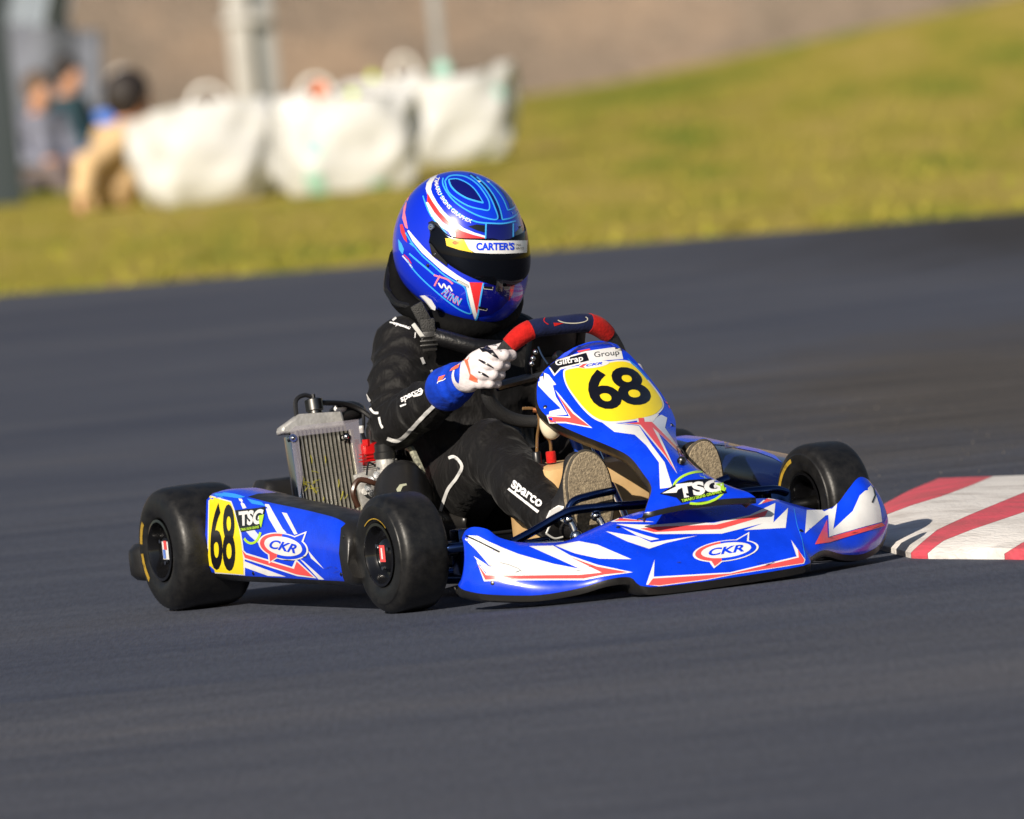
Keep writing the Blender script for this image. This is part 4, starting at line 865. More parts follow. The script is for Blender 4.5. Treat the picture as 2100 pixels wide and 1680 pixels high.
# ---- radiator
rad = None
def RQ(u, v):                                                       # u across (0 = outside), v up, on the radiator's tilted face
    a = onX(579, 884, 0.24); b = onX(718, 871, 0.24); c = onX(612, 1062, 0.275)
    w_ = (b - a).length; ex = (b - a).normalized(); dn = (c - a); p = a + ex * (u * w_) + dn * (1 - v); return p
ex = (RQ(1, 1) - RQ(0, 1)).normalized(); ev = (RQ(0, 1) - RQ(0, 0)).normalized(); ev = (ev - ex * ev.dot(ex)).normalized(); en = ex.cross(ev)
if en.x < 0: en = -en
RO = Matrix((ex, ev, en)).transposed(); RW_ = (RQ(1, 1) - RQ(0, 1)).length; RH_ = 0.285; R0 = RQ(0, 1)
def rp(u, v, n_=0.0): return R0 + ex * (u * RW_) - ev * ((1 - v) * RH_) + en * n_
mb = MB(); mb.box(rp(0.56, 0.47, -0.018), (RW_ * 0.80, RH_ * 1.04, 0.02), RO); radiator = obj('radiator', mb, mat('radiator_core', (0.012, 0.011, 0.010), 0.6, bump=0.5, bscale=300), kart)
FIN = mat('bare_tube_metal', (0.56, 0.54, 0.47), 0.35, metal=0.7, var=0.35, vscale=160)
N_ = 13
for k in range(N_):
    u = 0.20 + 0.72 * k / (N_ - 1); mb = MB(); mb.box(rp(u, 0.475, -0.004), (0.0036, RH_ * 1.04, 0.012), RO); obj('cooling_tube', mb, FIN, radiator)
rows = []
rg = np.random.RandomState(4)
mb = MB()                                                          # corrugated fins between the tubes
for k in range(N_ - 1):
    u = 0.20 + 0.72 * (k + 0.5) / (N_ - 1)
    for j in range(56): mb.box(rp(u, -0.04 + 1.03 * j / 55, -0.008), (RW_ * 0.72 / (N_ - 1) - 0.004, 0.0010, 0.008), RO)
o = obj('fin_pack', mb, mat('dark_fins', (0.010, 0.009, 0.008), 0.5, metal=0.5), radiator, smooth=False); o['kind'] = 'stuff'
for u in (0.11, 0.985): mb = MB(); mb.box(rp(u, 0.46, -0.008), (0.014 if u < 0.5 else 0.008, RH_ * 1.0, 0.036), RO, 0.003); obj('side_rail', mb, CHROME if u < 0.5 else FIN, radiator)
PRF = [rp(0.0, 0.985, -0.004), rp(0.02, 1.04, -0.004), rp(0.30, 1.125, -0.004), rp(0.93, 1.115, -0.004), rp(0.95, 1.03, -0.004), rp(0.97, 0.985, -0.004)]
mb = MB(); mb.prism(PRF, -en * 0.04); tk = obj('header_tank', mb, ALU, radiator, angle=30); bv = tk.modifiers.new('bevel', 'BEVEL'); bv.width = 0.006; bv.segments = 2
cc = rp(0.58, 1.115, -0.024); up_ = ev
mb = MB(); mb.tube([cc, cc + up_ * 0.008, cc + up_ * 0.010, cc + up_ * 0.034, cc + up_ * 0.036], [0.016, 0.016, 0.020, 0.020, 0.017], 20); mb.tube([cc + up_ * 0.034, cc + up_ * 0.046], 0.006, 8); obj('filler_cap', mb, STEEL, radiator)
tubepart('breather_hose', [[cc + up_ * 0.040, cc + up_ * 0.046 - ex * 0.02, cc + up_ * 0.035 - ex * 0.042, cc - ex * 0.046 + up_ * 0.0]], 0.005, HOSE, radiator, 8)
for (u, v) in ((0.10, 0.93), (0.10, 0.36), (0.88, 0.90)):
    mb = MB(); mb.tube([rp(u, v, 0.0), rp(u, v, 0.016)], 0.009, 12); mb.sphere(rp(u, v, 0.016), 0.006, 10, 6); obj('bolt', mb, CHROME, radiator)
mb = MB(); mb.box(rp(0.02, 0.36, -0.012), (0.028, 0.034, 0.036), RO, 0.004); mb.tube([rp(-0.09, 0.36, 0.0), rp(0.05, 0.36, 0.0)], 0.009, 10); obj('mounting_bracket', mb, ALU, radiator)
FILM = mat('clear_film', (0.34, 0.32, 0.38), 0.2, alpha=0.28, spec=0.5)
mb = MB(); mb.prism([rp(0.17, 1.02, 0.012), rp(1.10, 1.03, 0.012), rp(1.06, 0.64, 0.012), rp(1.02, 0.40, 0.012), rp(0.97, 0.52, 0.012), rp(0.93, 0.95, 0.012), rp(0.19, 0.94, 0.012), rp(0.16, 0.60, 0.012), rp(0.07, 0.46, 0.012), rp(0.08, 0.99, 0.012)], en * 0.0012); obj('film_shroud', mb, FILM, radiator, smooth=False)
GRS = mat('caught_grass', (0.42, 0.38, 0.04), 0.8); mb = MB(); rg = np.random.RandomState(8)
for (px, py, n_) in ((625, 995, 9), (655, 958, 3), (700, 1000, 4), (640, 1010, 6), (668, 1030, 3)):
    for k in range(n_):
        q = (px + rg.randn() * 9, py + rg.randn() * 9); r_ = ray(*q); t = (R0 + en * 0.003 - CAM).dot(en) / r_.dot(en); P0 = CAM + r_ * t; dd = (ex * rg.randn() + ev * rg.randn() * 1.2).normalized() * rg.uniform(0.004, 0.012); mb.tube([P0 - dd, P0 + en * 0.002 + ex * 0.001, P0 + dd], 0.0008, 4)
o = obj('caught_grass', mb, GRS, radiator); o['kind'] = 'stuff'

# ---- engine
def ex_(px, py, X): return onX(px, py, X)
mb = MB(); mb.box(ex_(772, 1010, 0.24), (0.10, 0.07, 0.12), bev=0.015); mb.box(ex_(772, 1045, 0.26), (0.10, 0.07, 0.06), bev=0.01); mb.lathe([(0.001, -0.04), (0.045, -0.04), (0.052, -0.03), (0.052, 0.05)], 24, Matrix.Translation(ex_(775, 1035, 0.27)))
engine = obj('engine', mb, ALU, kart, angle=35)
for k in range(5): mb = MB(); mb.box(ex_(770, 962 - k * 4.2, 0.25), (0.08, 0.07, 0.0022), bev=0.0008); obj('cylinder_fin', mb, ALU, engine)
mb = MB(); mb.box(ex_(764, 930, 0.25), (0.075, 0.065, 0.050), bev=0.008)
for (dx, dy) in ((-0.03, -0.026), (0.03, -0.026), (0.03, 0.026), (-0.03, 0.026)): c = ex_(764, 930, 0.25) + Vector((dx, dy, 0.02)); mb.tube([c, c + Vector((0, 0, 0.014))], 0.009, 8)
hd_ = obj('cylinder_head', mb, REDH, engine, angle=35)
for k in range(3): mb = MB(); mb.box(ex_(764, 944 - k * 7, 0.285), (0.012, 0.062, 0.0026)); obj('head_fin', mb, REDH, engine)
c = ex_(762, 908, 0.25); mb = MB(); mb.tube([c, c + Vector((0, 0, 0.03)), c + Vector((0.01, 0, 0.045))], [0.011, 0.011, 0.007], 10); obj('spark_plug_cap', mb, HOSE, engine)
mb = MB(); cb = ex_(792, 985, 0.40); ct = ex_(790, 938, 0.40); mb.tube([cb, ct], [0.021, 0.022], 20); obj('carburettor', mb, ALU, engine)
cc2 = ct; mb = MB(); mb.tube([ct - Vector((0, 0, 0.002)), ct + Vector((0, 0, 0.012)), ct + Vector((0, 0, 0.014)), ct + Vector((0, 0, 0.030)), ct + Vector((0, 0, 0.034))], [0.025, 0.025, 0.022, 0.022, 0.016], 24); mb.tube([ct + Vector((0, 0, 0.034)), ct + Vector((0, 0, 0.056))], 0.004, 8); obj('carburettor_cap', mb, HOSE, engine)
for (px, py, X) in ((757, 985, 0.36), (770, 975, 0.38), (752, 1000, 0.36), (762, 1012, 0.37)):
    mb = MB(); q = ex_(px, py, X); mb.tube([q, q + Vector((0.03, -0.01, 0.002))], 0.008, 10); obj('fitting', mb, CHROME, engine)
mb = MB(); mb.box(ex_(757, 1012, 0.33), (0.01, 0.05, 0.10), Matrix.Rotation(0.2, 3, 'X'), 0.004); mb.tube([ex_(748, 1008, 0.34), ex_(748, 1008, 0.35)], 0.008, 10); obj('bracket_plate', mb, ALU, engine)
tubepart('fuel_hose', [[ex_(790, 1000, 0.42), ex_(765, 990, 0.43), ex_(736, 985, 0.42), ex_(724, 1010, 0.42), ex_(735, 1040, 0.42)]], 0.0065, mat('brown_hose', (0.05, 0.022, 0.014), 0.3), engine, 8)
tubepart('throttle_cable', [[ex_(770, 955, 0.42), ex_(756, 950, 0.42), ex_(752, 975, 0.42)]], 0.0025, HOSE, engine, 6)
tubepart('water_hose', [[cc + up_ * 0.026 + ex * 0.018, ex_(705, 828, 0.18), ex_(735, 838, 0.18), ex_(760, 855, 0.2), ex_(790, 885, 0.24)]], [0.0062] * 21, HOSE, engine, 8)
tubepart('wiring_loom', [[ex_(690, 832, 0.17), ex_(735, 836, 0.17), ex_(780, 872, 0.2), ex_(815, 930, 0.3)]], 0.0045, HOSE, engine, 6)
tubepart('ignition_lead', [[ex_(745, 840, 0.18), ex_(746, 870, 0.2), ex_(744, 890, 0.22), ex_(750, 905, 0.24)]], 0.0042, HOSE, engine, 6)
mb = MB(); q = ex_(742, 888, 0.22); mb.tube([q, q + Vector((0, 0, 0.016))], 0.0055, 8); obj('lead_connector', mb, PIPING, engine)
mb = MB(); mb.sphere(ex_(712, 845, 0.14), (0.03, 0.045, 0.025), 14, 8); obj('ignition_coil', mb, HOSE, engine); mb = MB(); mb.sphere(ex_(698, 838, 0.16), (0.012, 0.016, 0.010), 12, 8); obj('bleed_screw', mb, PIPING, engine)
tubepart('exhaust', [[(0.16, -0.16, 0.30), (0.02, -0.12, 0.30), (-0.12, -0.15, 0.22), (-0.16, -0.35, 0.16), (-0.14, -0.45, 0.14)]], [0.02] * 21, STEEL, engine, 12)
# ---- airbox, the scuffed black hump beside the seat
ab = lambda P: smin(smin(cap(P, tuple(ex_(826, 985, 0.52)), tuple(ex_(832, 1062, 0.58)), 0.045, 0.055), cap(P, tuple(ex_(802, 1015, 0.50)), tuple(ex_(828, 1075, 0.58)), 0.034, 0.05), 0.05), cap(P, tuple(ex_(838, 975, 0.46)), tuple(ex_(850, 1015, 0.5)), 0.032, 0.04), 0.04)
c = ex_(838, 1010, 0.52); airbox = obj('airbox', sdf_mesh(ab, c - Vector((0.2, 0.2, 0.2)), c + Vector((0.22, 0.2, 0.2)), 0.008), PLASTIC, kart, angle=180)
bb = bvh_of(airbox); sc_ = mat('scuffed_bare_plastic', (0.33, 0.34, 0.25), 0.7)
decal('scuff', Z2([(395, 1275), (420, 1240), (465, 1232), (470, 1245), (440, 1255), (425, 1290), (402, 1292)]), bb, sc_, airbox, 0.001)
SE = [Z2([q])[0] for q in ((455, 965), (500, 985), (545, 1075), (580, 1150))]
tubepart('seat_edge', [[onX(*q, 0.36 + 0.05 * k) for k, q in enumerate(SE)]], 0.008, mat('worn_edge', (0.05, 0.05, 0.045), 0.6, col2=(0.42, 0.42, 0.32), vscale=60), seat, 6)

# ---- fuel tank, caps and hoses, column and pedals
mb = MB(); mb.box((0.89, -0.02, 0.172), (0.24, 0.27, 0.21), bev=0.03); tank = obj('fuel_tank', mb, TANK, kart, angle=50); subsurf(tank, 1)
for (px, py, m_, r) in ((1130, 936, REDH if False else SUEDER, 0.011), (1101, 937, HOSE, 0.010)):
    q = onX(px, py, 0.93); mb = MB(); mb.tube([q - Vector((0, 0, 0.014)), q + Vector((0, 0, 0.009)), q + Vector((0, 0, 0.011))], [r, r, r * 0.85], 14); obj('tank_cap', mb, m_, tank)
tubepart('fuel_line', [[onX(1101, 928, 0.93), onX(1102, 895, 0.94), onX(1106, 865, 0.96), onX(1102, 845, 0.96), onX(1092, 838, 0.96), onX(1072, 838, 0.96)]], 0.0035, mat('clear_amber_line', (0.18, 0.10, 0.04), 0.2), tank, 8)
tubepart('fuel_line', [[onX(1130, 926, 0.93), onX(1128, 905, 0.94), onX(1118, 893, 0.95), onX(1112, 880, 0.96)]], 0.0038, mat('clear_amber_line', (0.18, 0.10, 0.04)), tank, 8)
mb = MB(); mb.tube([onX(1093, 841, 0.96), onX(1104, 842, 0.965)], 0.006, 8); obj('hose_clip', mb, mat('copper', (0.5, 0.18, 0.07), 0.35, metal=0.8), tank)
bt_ = MB(); bt_.sphere(onX(1130, 868, 0.985), (0.022, 0.026, 0.036), 16, 12); obj('overflow_bottle', bt_, mat('milky_bottle', (0.70, 0.62, 0.46), 0.45), kart)
tubepart('steering_column', [[(0.80, 0, 0.46), (1.10, 0, 0.10)]], 0.010, CHROME, smooth=0)
tubepart('column_support', [[onX(1196, 945, 0.98), onX(1180, 905, 0.93), onX(1168, 878, 0.90)], [(0.93, 0.06, 0.06), (0.90, 0.04, 0.32)]], 0.011, mat('blue_painted_tube', (0.01, 0.05, 0.35), 0.3, coat=0.4))
tubepart('panel_stay', [[(0.90, -0.05, 0.40), (0.955, -0.03, 0.47)], [(0.90, 0.05, 0.40), (0.955, 0.03, 0.47)]], 0.006, STEEL, smooth=0)
tubepart('front_bumper_bar', [[onX(1050, 1113, 1.20), onX(1100, 1086, 1.21), onX(1148, 1058, 1.22), onX(1180, 1046, 1.225), onX(1240, 1040, 1.23), onX(1335, 1033, 1.24), onX(1450, 1018, 1.26)]], 0.0098, CHROMEBLUE)
bp_ = tubepart('brake_pedal', [[onX(1165, 1062, 1.205), onX(1168, 1040, 1.20), onX(1180, 1026, 1.20), onX(1205, 1018, 1.20), onX(1230, 1012, 1.20), onX(1260, 1006, 1.20)]], 0.0088, CHROMEBLUE)
tubepart('throttle_pedal', [[onX(1612, 1010, 1.20), onX(1590, 1004, 1.21), onX(1560, 1006, 1.22), onX(1500, 1012, 1.22)], [onX(1470, 990, 1.20), onX(1493, 981, 1.20)]], 0.0095, CHROMEBLUE)
for (a, b) in (((1166, 1066), (1182, 1100)), ((1222, 1058), (1240, 1088))):
    mb = MB(); mb.tube(spline([onX(*a, 1.215), onX((a[0] + b[0]) / 2 + 1, (a[1] + b[1]) / 2 - 3, 1.22), onX(*b, 1.225)], 4), 0.0085, 10); mb.sphere(onX(*b, 1.23), 0.014, 12, 8); mb.sphere(onX(*a, 1.215), 0.012, 12, 8); obj('bar_clamp', mb, CHROME, kart)
mb = MB(); P0, P1 = onX(1078, 1116, 1.26), onX(1156, 1112, 1.26); H = [P0.lerp(P1, k / 260) + Vector((math.cos(k * 0.75), 0, math.sin(k * 0.75))) * 0.0042 for k in range(261)]; mb.tube(H, 0.0011, 4); obj('pedal_spring', mb, CHROME, kart)

# ---- steering wheel
SWC = Vector((0.790, -0.010, 0.468)); SU = Vector((0, 1, 0)); SV = Vector((0.42, 0, 0.907)).normalized(); SN = SU.cross(SV)
ring = [(0.0, 0.112), (0.050, 0.112), (0.078, 0.106), (0.104, 0.090), (0.134, 0.060), (0.155, 0.022), (0.163, -0.012), (0.155, -0.050), (0.120, -0.088), (0.070, -0.112), (0.0, -0.118)]
ring = ring + [(-x, y) for x, y in ring[::-1][1:-1]]; RG = spline([(x, y, 0.0) for x, y in ring], 6, closed=True)
def swp(x, y, n_=0.0): return SWC + SU * x + SV * y + SN * n_
segs = {'grip': [], 'red': [], 'navy': []}
n_r = len(RG)
def swrad(p): t = sst(0.05, 0.105, p.y); return 0.0145 + 0.0062 * t
def seg(name, cond, m_, par):
    ks = [k for k in range(n_r) if cond(RG[k])]
    runs = []; cur = []
    for k in range(n_r + 1):
        if k < n_r and cond(RG[k]): cur.append(k)
        elif cur: runs.append(cur); cur = []
    if cur: runs.append(cur)
    if len(runs) > 1 and runs[0][0] == 0 and runs[-1][-1] == n_r - 1: runs[0] = runs.pop() + runs[0]
    for r in runs:
        r = [(r[0] - 1) % n_r] + r + [(r[-1] + 1) % n_r]; mb = MB(); mb.tube([swp(RG[k].x, RG[k].y) for k in r], [swrad(RG[k]) + {'hand_grip': 0.0, 'top_padding': 0.0003, 'red_band': 0.0016}[name] for k in r], 14); obj(name, mb, m_, par)
mb = MB(); mb.box(swp(0, 0.0, 0.0), (0.07, 0.07, 0.02), Matrix((SU, SV, SN)).transposed(), 0.006)
for a in ((0.14, -0.02), (-0.14, -0.02), (0.0, -0.112)): mb.tube([swp(0, 0), swp(*a)], 0.011, 8)
sw = obj('steering_wheel', mb, STEEL, kart)
seg('top_padding', lambda p: p.y > 0 and abs(p.x) < 0.070, SUEDEB, sw)
seg('red_band', lambda p: p.y > 0 and 0.070 <= abs(p.x) and p.y > 0.080, SUEDER, sw)
seg('hand_grip', lambda p: p.y <= 0.080, GRIP, sw)
mb = MB(); mb.box(swp(0.0, 0.035, -0.03), (0.115, 0.10, 0.03), Matrix((SU, SV, SN)).transposed(), 0.010); mb.box(swp(0.062, 0.05, -0.028), (0.02, 0.07, 0.034), Matrix((SU, SV, SN)).transposed(), 0.004); obj('dash_logger', mb, PLASTIC, sw)
q = onX(1142, 735, 0.91); mb = MB(); mb.tube([q, q + Vector((0.016, 0, 0.006)), q + Vector((0.02, 0, 0.008))], [0.011, 0.012, 0.009], 14); obj('logger_knob', mb, STEEL, sw)
for (px, py) in ((1098, 722), (1093, 735), (1090, 746)): mb = MB(); mb.sphere(onX(px, py, 0.88), 0.006, 10, 6); obj('dash_bolt', mb, CHROME, sw)
tubepart('sensor_wire', [[onX(1104, 712, 0.88), onX(1112, 730, 0.9), onX(1124, 748, 0.93)]], 0.002, CHROME, sw, 6)
tubepart('sensor_wire', [[onX(1090, 755, 0.88), onX(1092, 768, 0.9), onX(1105, 778, 0.93)]], 0.0015, HOSE, sw, 6)
swb = [o for o in bpy.data.objects if o.name.startswith('top_padding')][0]; tb = bvh_of(swb); CRM = mat('cream_stitch', (0.42, 0.40, 0.34), 0.7)
decal('emblem_ring', arcband(1040 + 468 / 3.5, 640 + 52 / 3.5, 32, 9.5, 2.2, 0, -30, 165), tb, CRM, swb, 0.0012); decal('emblem_ring', arcband(1040 + 400 / 3.5, 640 + 60 / 3.5, 40, 14, 2.0, 0, 140, 200), tb, SUEDER, swb, 0.0012)
decal('emblem_point', Z5([(330, 78), (405, 80), (338, 103)]), tb, SUEDER, swb, 0.0014)
letters('emblem_lettering', 'OTK', Z5([(372, 66)])[0], Z5([(500, 60)])[0], Z5([(380, 42)])[0], tb, CRM, swb, 0.0012, bold=0.02) if False else None

# bolts and race wear on the bodywork
def bolt_on(px, py, b, par, r=0.0045, m_=STEEL):
    h = b.ray_cast(CAM, ray(px, py))
    if h[0] is None: return
    nr = h[1] if h[1].dot(CF) < 0 else -h[1]; mb = MB(); mb.tube([h[0] - nr * 0.002, h[0] + nr * 0.0015, h[0] + nr * 0.0025], [r, r, r * 0.6], 12); obj('bolt', mb, m_, par)
for q in ((1643, 1089), (1268, 1082), (1010, 1196)): bolt_on(*q, nb, nose)
for q in ((700, 1178), (520, 1176), (705, 1100)): bolt_on(*q, sb, rpod)
for q in ((1118, 835), (1378, 872)): bolt_on(*q, pb, panel)
RUB = mat('rubber_mark', (0.03, 0.03, 0.035), 0.6); rg = np.random.RandomState(21)
for (x0, y0, x1, y1, b, par, n_) in ((960, 1150, 1250, 1205, nb, nose, 7), (1350, 1150, 1620, 1165, nb, nose, 6), (1670, 1080, 1800, 1110, nb, nose, 4), (560, 1120, 700, 1180, sb, rpod, 6)):
    for k in range(n_):
        x, y = rg.uniform(x0, x1), rg.uniform(y0, y1); L_ = rg.uniform(5, 22); a = rg.uniform(-0.5, 0.15); w_ = rg.uniform(0.5, 1.3)
        decal('rubber_mark', thicken([(x, y), (x + L_ * 0.5 * math.cos(a), y + L_ * 0.5 * math.sin(a) + rg.uniform(-1, 1)), (x + L_ * math.cos(a), y + L_ * math.sin(a))], [0.3, w_, 0.3]), b, RUB, par, 0.0030)
# ================================================================ THE DRIVER
driver = tag(empty('person', (0.25, 0, 0.06)), 'kart driver in black race suit and blue full face helmet, hands on the wheel', 'person')
V3 = lambda *a: np.array(a, float)
SHR = V3(*onX(832, 716, 0.27)); ELR = V3(*onX(812, 866, 0.40)); WRR = V3(*onX(932, 797, 0.69))
SHL = V3(0.25, 0.135, 0.515); ELL = V3(0.44, 0.235, 0.36); WRL = V3(0.67, 0.190, 0.38)
HPR, HPL = V3(0.25, -0.10, 0.15), V3(0.25, 0.10, 0.15)
KNR = V3(*onX(1012, 930, 0.70)); KNL = V3(KNR[0], -KNR[1] + 0.01, KNR[2]); ANR = V3(*onX(1138, 1068, 1.075)); ANL = V3(ANR[0], 0.165, ANR[2])
PEL = V3(0.24, 0, 0.17); CH_ = V3(0.27, 0.0, 0.42); NK = V3(0.285, -0.005, 0.575)
def lerp(a, b, t): return a + (b - a) * t
def folds(P, c, ax, amp, freq, rad):                                # gathered cloth around a joint
    d = P - c; r2 = (d * d).sum(1); th = (d @ ax) * freq * 0.5 + 1.6 * np.sin((d @ np.roll(ax, 1)) * 32) + 0.8 * np.sin((d @ np.roll(ax, 2)) * 55); return -amp * 1.9 * ((1 - np.abs(np.sin(th))) ** 2 - 0.3) * np.exp(-r2 / rad ** 2)
def suit(P):
    d = cap(P, PEL, lerp(PEL, CH_, 0.55), 0.135, 0.125)
    d = smin(d, cap(P, lerp(PEL, CH_, 0.4) + (0, -0.05, 0), CH_ + (0, -0.055, 0.02), 0.095, 0.105), 0.05)
    d = smin(d, cap(P, lerp(PEL, CH_, 0.4) + (0, 0.05, 0), CH_ + (0, 0.055, 0.02), 0.095, 0.105), 0.05)
    d = smin(d, cap(P, SHR, SHL, 0.066, 0.066), 0.06); d = smin(d, cap(P, CH_, NK, 0.10, 0.066), 0.05)
    for S, E, W in ((SHR, ELR, WRR), (SHL, ELL, WRL)):
        d = smin(d, cap(P, S, lerp(S, E, 0.55), 0.070, 0.066), 0.03); d = smin(d, cap(P, lerp(S, E, 0.5), E, 0.066, 0.054), 0.03)
        d = smin(d, cap(P, E, lerp(E, W, 0.5), 0.056, 0.050), 0.025); d = smin(d, cap(P, lerp(E, W, 0.45), W, 0.050, 0.036), 0.02)
    for H, K, A in ((HPR, KNR, ANR), (HPL, KNL, ANL)):
        d = smin(d, cap(P, H, K, 0.098, 0.070), 0.045); d = smin(d, cap(P, K, lerp(K, A, 0.55), 0.068, 0.064), 0.03); d = smin(d, cap(P, lerp(K, A, 0.5), A, 0.064, 0.046), 0.03)
    ux = lambda a, b: (b - a) / np.linalg.norm(b - a)
    d = d + folds(P, ELR, ux(SHR, ELR), 0.0065, 150, 0.11) + folds(P, lerp(SHR, ELR, 0.35), ux(SHR, ELR), 0.0050, 105, 0.12) + folds(P, lerp(ELR, WRR, 0.5), ux(ELR, WRR), 0.0045, 130, 0.10)
    d = d + folds(P, KNR, ux(HPR, KNR), 0.0050, 130, 0.12) + folds(P, lerp(KNR, ANR, 0.55), V3(0.3, 0.9, 0.3), 0.0050, 105, 0.13) + folds(P, lerp(KNR, ANR, 0.9), ux(KNR, ANR), 0.0045, 170, 0.08) + folds(P, CH_ + (0.1, 0, 0), V3(0, 0.5, 0.86), 0.003, 110, 0.14)
    return d
body = obj('race_suit', sdf_mesh(suit, (0.0, -0.40, -0.02), (1.22, 0.40, 0.72), 0.0072), CLOTH, driver, angle=180)
by = bvh_of(body)
# neck brace, chest protector edge, straps
BR = [(824, 520, 0.20), (815, 562, 0.20), (818, 600, 0.23), (838, 628, 0.27), (885, 652, 0.35), (940, 672, 0.40), (1000, 668, 0.40), (1046, 640, 0.34), (1048, 595, 0.26), (1000, 560, 0.20), (930, 535, 0.18), (865, 518, 0.18)]
bp3 = spline([tuple(onX(*b)) for b in BR], 4, closed=True); bpn = [V3(*p) for p in bp3]
def brace(P):
    d = None
    for i in range(len(bpn)):
        x = cap(P, bpn[i], bpn[(i + 1) % len(bpn)], (0.018 if 6 < i < 32 else 0.016), (0.018 if 6 < i < 32 else 0.016)); d = x if d is None else smin(d, x, 0.02)
    return d
obj('neck_brace', sdf_mesh(brace, (0.04, -0.26, 0.48), (0.5, 0.28, 0.80), 0.009), PAD, driver, angle=180)
nk_ = lambda P: smin(cap(P, NK, NK + (0.02, 0, 0.06), 0.075, 0.07), cap(P, SHR + (0, 0.06, 0.03), SHL + (0, -0.06, 0.04), 0.052, 0.052), 0.04)
obj('collar', sdf_mesh(nk_, (0.1, -0.25, 0.42), (0.5, 0.25, 0.76), 0.010), PAD, driver, angle=180)
tubepart('brace_edge', [[onX(797, 600, 0.235), onX(815, 622, 0.27), onX(850, 632, 0.31), onX(868, 650, 0.35), onX(872, 672, 0.37)], [onX(808, 520, 0.185), onX(797, 560, 0.2), onX(794, 590, 0.225), onX(800, 603, 0.24)]], 0.0085, LEATHER, driver, 8)
tubepart('chest_protector_edge', [[onX(893, 690, 0.41), onX(930, 700, 0.43), onX(975, 712, 0.45), onX(1030, 716, 0.46)]], [0.020] * 16, LEATHER, driver, 12)
RV = lambda: Matrix((Vector((0.41, 0.91, 0)), Vector((-0.91, 0.41, 0)), Vector((0, 0, 1)))).transposed()
mb = MB(); mb.box(onX(866, 648, 0.39), (0.030, 0.010, 0.06), RV() @ Matrix.Rotation(-0.4, 3, 'Y'), 0.004); mb.box(onX(878, 676, 0.40), (0.034, 0.012, 0.05), RV(), 0.005); obj('shoulder_strap', mb, WEB, driver)
mb = MB(); mb.box(onX(880, 700, 0.405), (0.034, 0.018, 0.045), RV(), 0.004)
for k in range(3): mb.box(onX(880, 690 + 9 * k, 0.415), (0.040, 0.016, 0.004), RV(), 0.0015)
obj('buckle', mb, PLASTIC, driver)
mb = MB(); mb.box(onX(858, 679, 0.405), (0.010, 0.010, 0.04), RV() @ Matrix.Rotation(-0.55, 3, 'Y'), 0.002); obj('strap_label', mb, GREYL, driver)
mb = MB(); mb.prism([onX(*q, 0.42) for q in Z1([(385, 1245), (425, 1240), (490, 1285), (530, 1350), (525, 1385), (495, 1375), (440, 1300)])], (-0.006, 0, 0)); obj('white_strap', mb, PIPING, driver)
# piping and lettering on the suit
def stroke(pts, w_, m_=PIPING, off=0.0020, name='piping'): return decal(name, thicken(spline(pts, 5), w_), by, m_, body, off, step=7)
stroke(Z2([(330, 905), (390, 922), (440, 900), (520, 820), (600, 735), (690, 650)]), 7.5)
stroke(Z2([(775, 1050), (820, 1042), (870, 1105), (830, 1190), (770, 1270), (735, 1360), (715, 1425)]), 6.5)
for z in ([(150, 510), (185, 555)], [(180, 590), (212, 640)], [(212, 690), (235, 722), (270, 725)], [(275, 755), (285, 800), (300, 830)], [(165, 435), (172, 440)]): stroke(Z2(z), 4.5)
for z in ([(572, 330), (590, 375)], [(640, 420), (655, 465)]): stroke(Z2(z), 6.0)
stroke(Z2([(585, 560), (575, 590), (520, 605)]), 4.5)
stroke(Z2([(350, 78), (420, 95), (490, 125)]), 3.0); stroke(Z2([(370, 65), (395, 45)]), 4.0); stroke(Z2([(530, 150), (525, 190)]), 2.5)
letters('suit_lettering', 'sparco', Z2([(1215, 1275)])[0], Z2([(1415, 1428)])[0], Z2([(1238, 1205)])[0], by, EMBW, body, 0.0022, bold=0.03, tr=Z2([(1452, 1368)])[0], step=7)
decal('lettering_underline', Z2([(1198, 1275), (1210, 1262), (1425, 1432), (1412, 1445)]), by, EMBW, body, 0.0022, step=7)
letters('suit_lettering', 'sparco', Z2([(440, 662)])[0], Z2([(590, 575)])[0], Z2([(428, 620)])[0], by, EMBW, body, 0.0022, bold=0.03, tr=Z2([(580, 545)])[0], step=7)
decal('lettering_underline', Z2([(424, 672), (470, 655), (472, 665), (428, 684)]), by, EMBW, body, 0.0022)
letters('suit_lettering', 'sparco', Z2([(372, 100)])[0], Z2([(492, 132)])[0], Z2([(380, 78)])[0], by, EMBW, body, 0.0022, tr=Z2([(498, 112)])[0], step=7)

# ---- helmet
HC = Vector((0.335, 0.0, 0.762)); HAZ, HPI, HRO = math.radians(14), math.radians(17), math.radians(0)
HM = Matrix.Rotation(HAZ, 3, 'Z') @ Matrix.Rotation(HPI, 3, 'Y') @ Matrix.Rotation(HRO, 3, 'X')
HMn = np.array(HM)
def hsdf(P):
    a = ell(P, (-0.008, 0, 0.014), (0.152, 0.133, 0.140)); b = ell(P, (0.048, 0, -0.075), (0.124, 0.112, 0.110)); c = ell(P, (-0.045, 0, -0.04), (0.113, 0.116, 0.11))
    d = smin(smin(a, b, 0.07), c, 0.05)
    n = V3(-0.18, 0, -0.98); n /= np.linalg.norm(n); pl = (P - V3(0.06, 0, -0.160)) @ n
    k = 0.03; h = np.clip(0.5 - 0.5 * (pl - d) / k, 0, 1); return pl * (1 - h) + d * h + k * h * (1 - h)
def hrad(D):
    lo = np.zeros(len(D)); hi = np.full(len(D), 0.30)
    for _ in range(40):
        m = (lo + hi) / 2; s = hsdf(D * m[:, None]) < 0; lo = np.where(s, m, lo); hi = np.where(s, hi, m)
    return lo
def hdir(az, elv): return np.stack([np.cos(elv) * np.cos(az), np.cos(elv) * np.sin(az), np.sin(elv)], -1)
